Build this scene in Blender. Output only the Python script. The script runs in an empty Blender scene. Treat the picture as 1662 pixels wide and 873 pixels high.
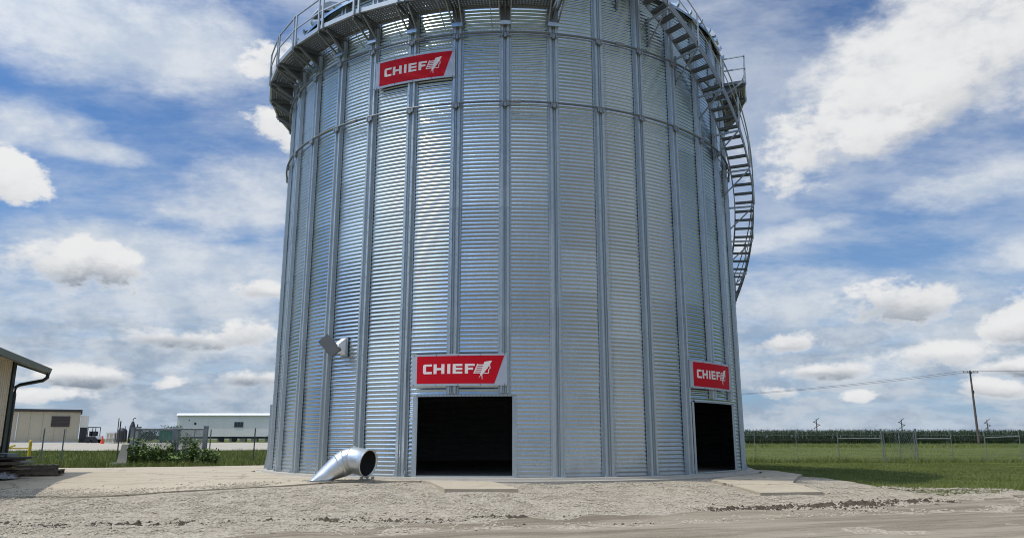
import bpy, bmesh, math, random
import numpy as np
from mathutils import Vector, Matrix, noise as mnoise

random.seed(7)
rng = np.random.default_rng(11)
SC = bpy.context.scene
COL = SC.collection
RAD = math.radians

# ------------------------------------------------------------------ camera
cam_d = bpy.data.cameras.new('camera')
cam = bpy.data.objects.new('camera', cam_d)
COL.objects.link(cam)
cam.location = (0, 0, 1.03)
cam.rotation_euler = (RAD(90 + 12.6), 0, 0)
cam_d.sensor_width = 36
cam_d.lens = 36 * 1232 / 1662
cam_d.clip_start = 0.1
cam_d.clip_end = 20000
SC.camera = cam

# ------------------------------------------------------------------ exposure
SC.view_settings.view_transform = 'Standard'
SC.view_settings.look = 'None'
SC.view_settings.exposure = -0.13
SC.view_settings.gamma = 1
SC.view_settings.use_curve_mapping = False
SC.render.engine = 'CYCLES'
SC.cycles.max_bounces = 6
SC.cycles.diffuse_bounces = 3
SC.cycles.glossy_bounces = 4
SC.cycles.transparent_max_bounces = 6
SC.cycles.caustics_reflective = True
SC.cycles.blur_glossy = 0.5
SC.cycles.use_denoising = True
SC.cycles.filter_width = 1.05

# ------------------------------------------------------------------ sun
SUN_EL, SUN_BACK = 64.0, -13.0          # the sun stands left of the bin, a touch in front of it
sd = Vector((-math.cos(RAD(SUN_BACK)) * math.cos(RAD(SUN_EL)),
             math.sin(RAD(SUN_BACK)) * math.cos(RAD(SUN_EL)), math.sin(RAD(SUN_EL))))
sun_l = bpy.data.lights.new('sun', 'SUN')
sun_l.energy = 3.1
sun_l.angle = RAD(0.55)
sun_l.color = (1.0, 0.95, 0.87)
sun = bpy.data.objects.new('sun', sun_l)
COL.objects.link(sun)
sun.rotation_euler = sd.to_track_quat('Z', 'Y').to_euler()
sun.location = (-30, 0, 60)


# ------------------------------------------------------------------ node helper
class NT:
    def __init__(s, tree):
        s.t = tree

    def n(s, kind, **kw):
        nd = s.t.nodes.new(kind)
        for k, v in kw.items():
            setattr(nd, k, v)
        return nd

    def link(s, a, b):
        s.t.links.new(a, b)

    def put(s, sock, v):
        if isinstance(v, bpy.types.NodeSocket):
            s.link(v, sock)
        else:
            sock.default_value = v

    def m(s, op, a, b=0.0, c=None, clamp=False):
        nd = s.n('ShaderNodeMath', operation=op, use_clamp=clamp)
        s.put(nd.inputs[0], a)
        s.put(nd.inputs[1], b)
        if c is not None:
            s.put(nd.inputs[2], c)
        return nd.outputs[0]

    def mix(s, f, a, b, mode='MIX'):
        nd = s.n('ShaderNodeMix', data_type='RGBA', blend_type=mode)
        s.put(nd.inputs[0], f)
        s.put(nd.inputs[6], a if isinstance(a, bpy.types.NodeSocket) else (*a, 1) if len(a) == 3 else a)
        s.put(nd.inputs[7], b if isinstance(b, bpy.types.NodeSocket) else (*b, 1) if len(b) == 3 else b)
        return nd.outputs[2]

    def step(s, v, a, b):
        nd = s.n('ShaderNodeMapRange', interpolation_type='SMOOTHSTEP')
        s.put(nd.inputs[0], v)
        nd.inputs[1].default_value = a
        nd.inputs[2].default_value = b
        return nd.outputs[0]

    def noise(s, vec, scale, detail=5.0, rough=0.55, dist=0.0, out=0):
        nd = s.n('ShaderNodeTexNoise')
        s.put(nd.inputs['Vector'], vec)
        nd.inputs['Scale'].default_value = scale
        nd.inputs['Detail'].default_value = detail
        nd.inputs['Roughness'].default_value = rough
        nd.inputs['Distortion'].default_value = dist
        return nd.outputs[out]

    def mapping(s, vec, scale=(1, 1, 1), loc=(0, 0, 0)):
        nd = s.n('ShaderNodeMapping')
        s.put(nd.inputs[0], vec)
        nd.inputs[1].default_value = loc
        nd.inputs[3].default_value = scale
        return nd.outputs[0]


# ------------------------------------------------------------------ world: Nishita sky + clouds by direction
world = bpy.data.worlds.new('World')
SC.world = world
world.use_nodes = True
W = NT(world.node_tree)
world.node_tree.nodes.clear()
sky = W.n('ShaderNodeTexSky', sky_type='NISHITA')
sky.sun_disc = False
sky.sun_elevation = RAD(SUN_EL)
sky.sun_rotation = math.atan2(sd.x, sd.y) % (2 * math.pi)
sky.altitude = 300
sky.air_density = 1.0
sky.dust_density = 0.8
sky.ozone_density = 2.0
tc = W.n('ShaderNodeTexCoord')
sep = W.n('ShaderNodeSeparateXYZ')
W.link(tc.outputs['Generated'], sep.inputs[0])
dx, dy, dz = sep.outputs
AZ = W.m('MULTIPLY', W.m('ARCTAN2', dx, dy), 180 / math.pi)
EL = W.m('MULTIPLY', W.m('ARCSINE', dz), 180 / math.pi)
# cloud space: a flat layer seen in perspective, softened at the horizon
zz = W.m('ADD', W.m('MAXIMUM', dz, 0.0), 0.22)
cv = W.n('ShaderNodeCombineXYZ')
W.link(W.m('DIVIDE', dx, zz), cv.inputs[0])
W.link(W.m('DIVIDE', dy, zz), cv.inputs[1])
W.link(W.m('MULTIPLY', dz, 2.2), cv.inputs[2])
plane = cv.outputs[0]
dirv = tc.outputs['Generated']
sv = W.mapping(dirv, (1, 1, 1.7))
nA = W.noise(sv, 17.0, 5.0, 0.62)            # billow for cumulus edges
nB = W.noise(sv, 44.0, 3.0, 0.55)
nC = W.noise(W.mapping(plane, (.75, 1.25, 1)), 2.3, 6.0, 0.64)     # streaky veil
nD = W.noise(plane, 0.8, 2.0, 0.5)
nE = W.noise(W.mapping(dirv, (1, 1, 4.2), (3, 1, 0)), 13.0, 4.0, 0.6)   # low bands
edge = W.m('ADD', W.m('MULTIPLY', W.m('SUBTRACT', nA, 0.5), 3.0), W.m('MULTIPLY', W.m('SUBTRACT', nB, 0.5), 0.7))


def ell(a, e, wa, we, rot=0.0):
    """squared distance (1 at the rim) from an elliptical cloud centred on azimuth a, elevation e, and its local height"""
    c_, s_ = math.cos(RAD(rot)), math.sin(RAD(rot))
    if abs(rot) < 5:
        u = W.m('MULTIPLY_ADD', AZ, 1 / wa, -a / wa)
        v = W.m('MULTIPLY_ADD', EL, 1 / we, -e / we)
    else:
        u = W.m('MULTIPLY_ADD', AZ, c_ / wa, W.m('MULTIPLY_ADD', EL, s_ / wa, -(a * c_ + e * s_) / wa))
        v = W.m('MULTIPLY_ADD', AZ, -s_ / we, W.m('MULTIPLY_ADD', EL, c_ / we, (a * s_ - e * c_) / we))
    return W.m('MULTIPLY_ADD', u, u, W.m('MULTIPLY', v, v)), v


SK = 10.0   # background strength is 0.1
AUREOLE = 4.0
def C_(*v):
    return tuple(q * SK for q in v)


base = W.mix(1.0, sky.outputs[0], (0.68, 0.97, 1.27), 'MULTIPLY')
# general haze towards the horizon
hz = W.step(EL, 21.0, -1.0)
col = W.mix(W.m('MULTIPLY', hz, 0.75), base, C_(0.30, 0.44, 0.64))
# thin veils: everywhere a little, thicker where the photograph has them
vn = W.m('ADD', nC, W.m('MULTIPLY', W.m('SUBTRACT', nD, 0.5), 1.2))
vn = W.m('ADD', vn, W.m('MULTIPLY', W.step(EL, 25.0, 46.0), 0.17))     # unseen overhead cloud thickened to whiten the sky mirrored in the bin wall
veil_mask = W.m('MULTIPLY', W.step(vn, 0.36, 0.70), W.m('ADD', 0.58, W.m('MULTIPLY', W.step(EL, 24.0, 40.0), 0.27)))
vedge = W.m('ADD', W.m('MULTIPLY', W.m('SUBTRACT', nC, 0.5), 5.5), W.m('MULTIPLY', W.m('SUBTRACT', nA, 0.5), 1.6))
vd = W.m('ADD', 9.0, 0.0)
for (a, e, wa, we, rot, k) in ((-35, 27.0, 13.0, 3.6, -3, .90), (-26, 26.5, 6.5, 3.2, -6, .72), (-36.5, 19.6, 6.0, 1.6, -3, .72), (-30.5, 18.6, 4.0, .8, -3, .55), (-20.0, 17.2, 6.0, 3.6, 14, .60),
                               (-26, 10.0, 13.5, 4.6, 0, .95), (-24, 5.5, 12, 3.0, 0, .7), (20.8, 14.4, 5.4, 1.0, 10, .80), (20.5, 10.0, 7.0, 2.2, 4, .80),
                               (32.5, 16.2, 6.0, 1.7, 5, .92), (36, 11.5, 6.5, 1.2, 0, .5), (26, 6.0, 9.5, 3.6, 0, .75)):
    d, _ = ell(a, e, wa, we, rot)
    vd = W.m('MINIMUM', vd, d)
veil_mask = W.m('MAXIMUM', veil_mask, W.m('MULTIPLY', W.step(W.m('SUBTRACT', vd, vedge), 2.1, -0.5), 0.92))
veil_col = W.mix(W.step(nA, .3, .7), C_(0.58, 0.66, 0.77), C_(0.78, 0.82, 0.87))
col = W.mix(veil_mask, col, veil_col)
# low layered cloud near the horizon
low = W.m('MULTIPLY', W.step(EL, 11.5, 5.5), W.step(nE, 0.36, 0.58))
low_c = W.mix(W.step(W.m('ADD', W.m('MULTIPLY', nA, .7), W.m('MULTIPLY', nE, .3)), 0.40, 0.60), C_(0.34, 0.43, 0.555), C_(0.58, 0.645, 0.725))
col = W.mix(W.m('MULTIPLY', low, 0.85), col, low_c)
edge2 = W.m('MULTIPLY', edge, 1.6)
edge1 = W.m('MULTIPLY', edge, 0.75)
edge3 = W.m('MULTIPLY', edge, 0.5)
cmask = W.m('ADD', 0.0, 0.0)
cshade = W.m('ADD', 0.0, 0.0)
# cumulus heaps seen in the photograph: azimuth, elevation, half width, half height, tilt, grey base, softness
for (a, e, wa, we, rot, grey, soft) in (
        (31.0, 25.3, 11.0, 4.6, 25, .42, .55), (38.0, 26.0, 9.0, 5.2, 10, .30, .6), (28.6, 22.0, 6.6, 2.9, 20, .45, .5), (23.0, 21.0, 4.8, 2.9, 34, .30, .6), (26.5, 20.3, 3.2, 1.5, 10, .3, .6),
        (-35.2, 16.2, 2.9, 1.6, -6, .25, .35), (-29.4, 11.3, 3.1, 1.7, -3, .75, .40), (-32.6, 11.4, 3.0, 1.2, 0, .4, .7),
        (-19.2, 26.9, 2.2, 1.3, 20, .2, .35), (-18.2, 22.0, 2.8, 1.2, -14, .2, .40), (-18.4, 10.5, 2.2, .65, 0, .5, .6),
        (-24.0, 6.7, 4.0, .75, -4, .9, .6), (-19.2, 7.4, 2.2, .9, 6, .45, .5), (-28.6, 3.9, 3.6, .8, 0, 1.0, .6),
        (-24.2, 3.7, 1.5, .45, 10, .15, .5), (-30.8, 2.7, 2.6, .5, -4, .3, .5), (-19.0, 4.2, 2.6, .6, 0, .9, .6),
        (27.2, 9.1, 3.6, 1.55, -3, .62, .40), (29.6, 9.4, 1.4, 1.1, 0, .3, .4), (34.8, 7.2, 2.7, 1.7, 6, .60, .40), (19.9, 6.7, 2.3, .8, 0, .5, .5),
        (29.0, 5.4, 3.4, .8, 4, .45, .6), (32.2, 3.2, 2.4, .6, -6, .5, .5), (22.5, 4.6, 2.8, .6, 0, .75, .6),
        (24.3, 2.8, 1.2, .4, 0, .2, .5), (18.8, 3.2, 1.6, .5, 0, .5, .5), (35.0, 4.4, 3.2, .8, 0, 1.0, .6)):
    d, v = ell(a, e, wa, we, rot)
    soft *= 1.7
    hi, lo_ = 1.0 + soft * .4, 1.0 - soft * .9
    mk = W.m('MULTIPLY_ADD', W.m('SUBTRACT', d, edge2 if wa < 6 else edge1), -1 / (hi - lo_), hi / (hi - lo_), clamp=True)
    shade = W.m('MULTIPLY_ADD', W.m('ADD', v, edge3), -.85 * grey / 1.05, .38 * grey / 1.05)
    cmask = W.m('MAXIMUM', cmask, mk)
    cshade = W.m('MULTIPLY_ADD', mk, W.m('SUBTRACT', shade, cshade), cshade)
cmask = W.step(cmask, 0.0, 1.0)
cshade = W.step(cshade, 0.0, 0.85)
lit = W.mix(W.step(nA, .3, .62), C_(0.80, 0.82, 0.85), C_(0.90, 0.905, 0.91))
col = W.mix(cmask, col, W.mix(cshade, lit, C_(0.27, 0.325, 0.40)))
# cloud and haze scatter forward: they brighten towards the sun (aureole)
dt = W.n('ShaderNodeVectorMath', operation='DOT_PRODUCT')
W.link(dirv, dt.inputs[0])
dt.inputs[1].default_value = sd
au = W.m('MULTIPLY_ADD', W.m('POWER', W.m('MAXIMUM', dt.outputs['Value'], 0.0), 6.0), AUREOLE, 1.0)
aus = W.n('ShaderNodeCombineColor')
for i_ in range(3):
    W.link(au, aus.inputs[i_])
col = W.mix(1.0, col, aus.outputs[0], 'MULTIPLY')
bg = W.n('ShaderNodeBackground')
W.link(col, bg.inputs[0])
bg.inputs[1].default_value = 0.1
wo = W.n('ShaderNodeOutputWorld')
W.link(bg.outputs[0], wo.inputs[0])
world.cycles.sampling_method = 'MANUAL'
world.cycles.sample_map_resolution = 512


# ------------------------------------------------------------------ materials
MATS = {}


def principled(name, color, rough=0.6, metal=0.0):
    mt = bpy.data.materials.new(name)
    mt.use_nodes = True
    T = NT(mt.node_tree)
    b = mt.node_tree.nodes['Principled BSDF']
    b.inputs['Base Color'].default_value = (*color, 1)
    b.inputs['Roughness'].default_value = rough
    b.inputs['Metallic'].default_value = metal
    MATS[name] = mt
    return mt, T, b


def worn(name, color, rough=0.6, metal=0.0, var=0.18, scale=3.0, dirt=None, dirt_amt=0.0, bump=0.0, bscale=40.0, objvar=0.0, spec=None):
    """a base colour broken up by two octaves of noise, optional dirt tint and fine bump"""
    mt, T, b = principled(name, color, rough, metal)
    tcn = T.n('ShaderNodeTexCoord').outputs['Object']
    n1 = T.noise(tcn, scale, 6, 0.6)
    n2 = T.noise(tcn, scale * 7.3, 4, 0.6)
    f = T.m('ADD', T.m('MULTIPLY', n1, 0.65), T.m('MULTIPLY', n2, 0.35))
    lo = tuple(c * (1 - var) for c in color)
    hi = tuple(min(1, c * (1 + var)) for c in color)
    c = T.mix(T.step(f, 0.3, 0.7), lo, hi)
    if dirt:
        c = T.mix(T.m('MULTIPLY', T.step(n1, 0.45, 0.75), dirt_amt), c, dirt)
    if objvar:
        oi = T.n('ShaderNodeObjectInfo').outputs['Random']
        k = T.m('ADD', 1 - objvar, T.m('MULTIPLY', oi, 2 * objvar))
        cb = T.n('ShaderNodeCombineColor')
        for i in range(3):
            T.link(k, cb.inputs[i])
        c = T.mix(1.0, c, cb.outputs[0], 'MULTIPLY')
    T.link(c, b.inputs['Base Color'])
    T.link(T.m('ADD', rough - 0.06, T.m('MULTIPLY', n2, 0.12)), b.inputs['Roughness'])
    if spec is not None:
        b.inputs['Specular IOR Level'].default_value = spec
    if bump:
        bn = T.n('ShaderNodeBump')
        bn.inputs['Strength'].default_value = bump
        bn.inputs['Distance'].default_value = 0.02
        T.link(T.noise(tcn, bscale, 4, 0.6), bn.inputs['Height'])
        T.link(bn.outputs[0], b.inputs['Normal'])
    return mt


def galv(name, color, rough, objvar=0.06, spangle=22.0, sp=0.10, metal=0.62, dent=0.0, dust=False):
    """hot-dip galvanised steel: spangle cells, faint streaks, per-sheet tone"""
    mt, T, b = principled(name, color, rough, metal)
    oi = T.n('ShaderNodeObjectInfo').outputs['Random']
    sh_ = T.n('ShaderNodeVectorMath', operation='ADD')
    T.link(T.n('ShaderNodeTexCoord').outputs['Object'], sh_.inputs[0])
    cx_ = T.n('ShaderNodeCombineXYZ')
    for i in range(3):
        T.link(T.m('MULTIPLY', oi, 37.0 + 11 * i), cx_.inputs[i])
    T.link(cx_.outputs[0], sh_.inputs[1])
    tcn = sh_.outputs[0]
    vo = T.n('ShaderNodeTexVoronoi')
    T.link(tcn, vo.inputs['Vector'])
    vo.inputs['Scale'].default_value = spangle
    sepc = T.n('ShaderNodeSeparateColor')
    T.link(vo.outputs['Color'], sepc.inputs[0])
    st = T.noise(T.mapping(tcn, (5, 5, .35)), 1.4, 5, 0.6)
    bl = T.noise(tcn, 0.9, 4, 0.6)
    f = T.m('ADD', T.m('MULTIPLY', sepc.outputs[0], 0.4), T.m('MULTIPLY', st, 0.6))
    c = T.mix(f, tuple(v * (1 - sp) for v in color), tuple(min(1, v * (1 + sp)) for v in color))
    c = T.mix(T.m('MULTIPLY', T.step(bl, 0.5, 0.8), 0.22), c, tuple(v * 0.72 for v in color))
    k = T.m('ADD', 1 - objvar, T.m('MULTIPLY', oi, 2 * objvar))
    cb = T.n('ShaderNodeCombineColor')
    for i in range(3):
        T.link(k, cb.inputs[i])
    c = T.mix(1.0, c, cb.outputs[0], 'MULTIPLY')
    T.link(c, b.inputs['Base Color'])
    if dent:
        bn = T.n('ShaderNodeBump')
        bn.inputs['Strength'].default_value = dent
        bn.inputs['Distance'].default_value = 0.03
        T.link(T.noise(tcn, 2.6, 2, 0.5), bn.inputs['Height'])
        T.link(bn.outputs[0], b.inputs['Normal'])
    r = T.m('ADD', rough - 0.05, T.m('MULTIPLY', bl, 0.10))
    r = T.m('ADD', r, T.m('MULTIPLY', T.m('SUBTRACT', oi, 0.5), 0.10))
    if dust:      # tan, rougher, less metallic mottling, stronger towards the bottom of the lowest sheets
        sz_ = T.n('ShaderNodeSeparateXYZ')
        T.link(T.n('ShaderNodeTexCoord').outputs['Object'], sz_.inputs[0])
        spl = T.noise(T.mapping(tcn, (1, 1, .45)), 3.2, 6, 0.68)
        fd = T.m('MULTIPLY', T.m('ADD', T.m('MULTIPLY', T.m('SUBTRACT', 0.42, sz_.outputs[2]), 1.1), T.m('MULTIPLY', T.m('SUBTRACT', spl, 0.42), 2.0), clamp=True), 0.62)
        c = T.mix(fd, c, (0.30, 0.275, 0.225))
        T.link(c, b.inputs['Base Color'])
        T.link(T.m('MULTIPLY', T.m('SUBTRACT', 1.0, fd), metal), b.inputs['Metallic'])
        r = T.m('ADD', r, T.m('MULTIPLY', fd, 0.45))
    T.link(r, b.inputs['Roughness'])
    return mt


galv('deck_steel', (0.17, 0.185, 0.185), 0.5, 0.05, 18.0, 0.15)
galv('sheet_steel', (0.44, 0.495, 0.51), 0.215, 0.09, metal=0.92, dent=0.16)
galv('tan_base_steel', (0.44, 0.495, 0.51), 0.225, 0.09, metal=0.92, dent=0.16, dust=True)
galv('stiffener_steel', (0.42, 0.465, 0.475), 0.40, 0.05, 14.0, 0.12)
galv('walkway_steel', (0.44, 0.47, 0.48), 0.48, 0.05, 18.0, 0.12)
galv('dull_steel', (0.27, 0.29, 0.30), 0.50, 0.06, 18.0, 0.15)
galv('bright_duct', (0.62, 0.63, 0.61), 0.34, 0.02, 9.0, 0.14, 0.85, dent=0.5)
worn('rail_paint', (0.42, 0.45, 0.46), 0.45, 0.6, 0.12)
worn('concrete', (0.43, 0.365, 0.265), 0.9, 0, 0.13, 0.7, (0.28, 0.235, 0.18), 0.5, 0.25, 60, spec=.2)
mt = MATS['concrete']
T = NT(mt.node_tree)
b = mt.node_tree.nodes['Principled BSDF']
old = b.inputs['Base Color'].links[0].from_socket
tcn = T.n('ShaderNodeTexCoord').outputs['Object']
wob = T.n('ShaderNodeVectorMath', operation='ADD')
T.link(tcn, wob.inputs[0])
wn = T.n('ShaderNodeVectorMath', operation='SCALE')
T.link(T.noise(tcn, 1.3, 4, 0.6, 0, 1), wn.inputs[0])
wn.inputs['Scale'].default_value = 0.9
T.link(wn.outputs[0], wob.inputs[1])
cr = T.n('ShaderNodeTexVoronoi', feature='DISTANCE_TO_EDGE')
T.link(wob.outputs[0], cr.inputs['Vector'])
cr.inputs['Scale'].default_value = 0.32
crack = T.step(cr.outputs['Distance'], 0.012, 0.002)
spill = T.step(T.noise(T.mapping(tcn, (.5, 1.6, 1)), 0.55, 6, 0.68), 0.50, 0.68)
grit = T.step(T.noise(tcn, 16.0, 4, 0.7), 0.58, 0.70)
c = T.mix(T.m('MULTIPLY', spill, 0.50), old, (0.25, 0.205, 0.15))
c = T.mix(T.m('MULTIPLY', grit, 0.35), c, (0.52, 0.46, 0.36))
c = T.mix(T.m('MULTIPLY', crack, 0.75), c, (0.10, 0.08, 0.06))
T.link(c, b.inputs['Base Color'])
worn('slab_concrete', (0.40, 0.37, 0.31), 0.9, 0, 0.14, 1.4, (0.24, 0.21, 0.17), 0.4, 0.25, 60, spec=.2)
worn('sign_red', (0.52, 0.006, 0.016), 0.6, 0, 0.07, 2.0, spec=.12)
worn('sign_white', (0.80, 0.71, 0.66), 0.6, 0, 0.05, 3.0, spec=.15)
worn('sign_grey', (0.40, 0.43, 0.47), 0.45, 0.15, 0.06, 3.0)
worn('lamp_grey', (0.10, 0.10, 0.095), 0.5, 0.2, 0.12)
worn('black_rubber', (0.018, 0.018, 0.019), 0.7, 0, 0.2)
worn('shed_siding', (0.54, 0.475, 0.36), 0.6, 0, 0.06, 2.0)
worn('shed_dark', (0.022, 0.032, 0.030), 0.45, 0, 0.2, 2.0)
worn('shed_door', (0.015, 0.018, 0.02), 0.5, 0, 0.2, 2.0)
worn('shed_roof', (0.055, 0.075, 0.070), 0.4, 0.2, 0.15, 2.0)
worn('beige_siding', (0.52, 0.46, 0.335), 0.7, 0, 0.06, 0.6)
worn('brown_trim', (0.055, 0.045, 0.042), 0.6, 0, 0.15)
worn('louvre_brown', (0.10, 0.08, 0.07), 0.6, 0, 0.15)
worn('trailer_skin', (0.80, 0.76, 0.68), 0.55, 0, 0.04, 0.5)
worn('white_paint', (0.80, 0.81, 0.82), 0.45, 0, 0.04)
worn('window_glass', (0.035, 0.045, 0.055), 0.12, 0, 0.2)
worn('yellow_paint', (0.62, 0.43, 0.02), 0.5, 0, 0.15, 4.0)
worn('orange_plastic', (0.75, 0.08, 0.03), 0.5, 0, 0.08)
worn('green_paint', (0.010, 0.21, 0.07), 0.5, 0, 0.15, 1.0)
worn('dark_machine', (0.045, 0.045, 0.05), 0.5, 0.3, 0.3, 3.0)
worn('post_steel', (0.22, 0.235, 0.24), 0.55, 0.5, 0.2, 4.0)
worn('fence_grey', (0.17, 0.18, 0.17), 0.75, 0, 0.2, 4.0)
worn('post_dark', (0.10, 0.11, 0.10), 0.7, 0.2, 0.2, 4.0)
worn('pole_wood', (0.11, 0.085, 0.065), 0.9, 0, 0.25, 3.0)
worn('pallet_wood', (0.13, 0.105, 0.08), 0.85, 0, 0.3, 5.0, objvar=.25)
worn('scrap_metal', (0.22, 0.25, 0.26), 0.5, 0.5, 0.25, 4.0, objvar=.25)
worn('plastic_film', (0.24, 0.25, 0.27), 0.35, 0, 0.2, 6.0)
worn('mud', (0.085, 0.066, 0.048), 0.95, 0, 0.35, 5.0, spec=.1)
worn('wire', (0.03, 0.03, 0.032), 0.6, 0, 0.1)


def leafmat(name, c1, c2, scale=1.5):
    mt, T, b = principled(name, c1, 0.65)
    tcn = T.n('ShaderNodeTexCoord').outputs['Object']
    n1 = T.noise(tcn, scale, 5, 0.65)
    n2 = T.noise(tcn, scale * 11, 3, 0.6)
    f = T.m('ADD', T.m('MULTIPLY', n1, 0.6), T.m('MULTIPLY', n2, 0.4))
    T.link(T.mix(T.step(f, 0.32, 0.68), c1, c2), b.inputs['Base Color'])
    b.inputs['Specular IOR Level'].default_value = 0.25
    return mt


leafmat('corn_leaf', (0.018, 0.036, 0.012), (0.036, 0.062, 0.020), 0.6)
leafmat('weed_leaf', (0.075, 0.125, 0.030), (0.16, 0.225, 0.055), 1.5)
leafmat('bush_leaf', (0.016, 0.045, 0.014), (0.04, 0.085, 0.022), 1.5)
leafmat('grass_blade', (0.100, 0.135, 0.028), (0.190, 0.205, 0.050), 0.35)
leafmat('weed_stem', (0.07, 0.09, 0.03), (0.12, 0.12, 0.05), 3.0)

# grass sheet
mt, T, b = principled('grass', (0.09, 0.12, 0.03), 0.9)
tcn = T.n('ShaderNodeTexCoord').outputs['Object']
g1 = T.noise(tcn, 0.10, 6, 0.65)
g2 = T.noise(T.mapping(tcn, (1, .35, 1)), 1.3, 6, 0.7)
g3 = T.noise(tcn, 14.0, 3, 0.7)
f = T.m('ADD', T.m('ADD', T.m('MULTIPLY', g1, 0.4), T.m('MULTIPLY', g2, 0.35)), T.m('MULTIPLY', g3, 0.25))
c = T.mix(T.step(f, 0.38, 0.60), (0.055, 0.076, 0.018), (0.118, 0.132, 0.034))
c = T.mix(T.m('MULTIPLY', T.step(g2, 0.56, 0.74), 0.45), c, (0.12, 0.11, 0.05))
T.link(c, b.inputs['Base Color'])
b.inputs['Specular IOR Level'].default_value = 0.1
bn = T.n('ShaderNodeBump')
bn.inputs['Strength'].default_value = 0.9
bn.inputs['Distance'].default_value = 0.06
T.link(T.noise(tcn, 18.0, 5, 0.7), bn.inputs['Height'])
T.link(bn.outputs[0], b.inputs['Normal'])

# crushed-stone sheet
mt, T, b = principled('gravel', (0.33, 0.30, 0.25), 0.95)
tcn = T.n('ShaderNodeTexCoord').outputs['Object']
vo = T.n('ShaderNodeTexVoronoi')
T.link(tcn, vo.inputs['Vector'])
vo.inputs['Scale'].default_value = 24.0
sp_ = T.n('ShaderNodeSeparateColor')
T.link(vo.outputs['Color'], sp_.inputs[0])
c = T.mix(sp_.outputs[0], (0.245, 0.205, 0.152), (0.465, 0.408, 0.315))
big = T.noise(T.mapping(tcn, (1, 2.4, 1)), 0.45, 7, 0.65)
mid = T.noise(T.mapping(tcn, (1, 2.0, 1)), 1.7, 6, 0.7)
c = T.mix(T.m('MULTIPLY', T.step(mid, 0.54, 0.72), 0.7), c, (0.135, 0.105, 0.075))
c = T.mix(T.m('MULTIPLY', T.step(big, 0.52, 0.70), 0.40), c, (0.22, 0.185, 0.14))
T.link(c, b.inputs['Base Color'])
b.inputs['Specular IOR Level'].default_value = 0.1
bn = T.n('ShaderNodeBump')
bn.inputs['Strength'].default_value = 0.8
bn.inputs['Distance'].default_value = 0.03
T.link(T.m('SUBTRACT', T.m('MULTIPLY', mid, 1.2), vo.outputs['Distance']), bn.inputs['Height'])
T.link(bn.outputs[0], b.inputs['Normal'])
worn('stone', (0.45, 0.395, 0.305), 0.95, 0, 0.4, 9.0, (0.17, 0.14, 0.10), 0.5, spec=.1)

# packed-dirt road
mt, T, b = principled('dirt_road', (0.25, 0.21, 0.165), 0.95)
tcn = T.n('ShaderNodeTexCoord').outputs['Object']
rotn = T.n('ShaderNodeMapping')
T.link(tcn, rotn.inputs[0])
rotn.inputs[2].default_value = (0, 0, RAD(-18))
tr = T.noise(T.mapping(rotn.outputs[0], (.22, 2.2, 1)), 1.0, 7, 0.65)
fi = T.noise(tcn, 22.0, 4, 0.7)
md = T.noise(tcn, 2.2, 6, 0.7)
c = T.mix(T.step(tr, 0.36, 0.64), (0.160, 0.130, 0.090), (0.295, 0.25, 0.185))
c = T.mix(T.m('MULTIPLY', T.step(fi, 0.5, 0.72), 0.5), c, (0.38, 0.34, 0.28))
c = T.mix(T.m('MULTIPLY', T.step(md, 0.56, 0.72), 0.55), c, (0.15, 0.12, 0.09))
T.link(c, b.inputs['Base Color'])
b.inputs['Specular IOR Level'].default_value = 0.1
bn = T.n('ShaderNodeBump')
bn.inputs['Strength'].default_value = 0.8
bn.inputs['Distance'].default_value = 0.04
T.link(T.m('ADD', tr, T.m('MULTIPLY', fi, 0.4)), bn.inputs['Height'])
T.link(bn.outputs[0], b.inputs['Normal'])
worn('pale_gravel', (0.37, 0.335, 0.27), 0.95, 0, 0.12, 0.5, spec=.1)


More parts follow.
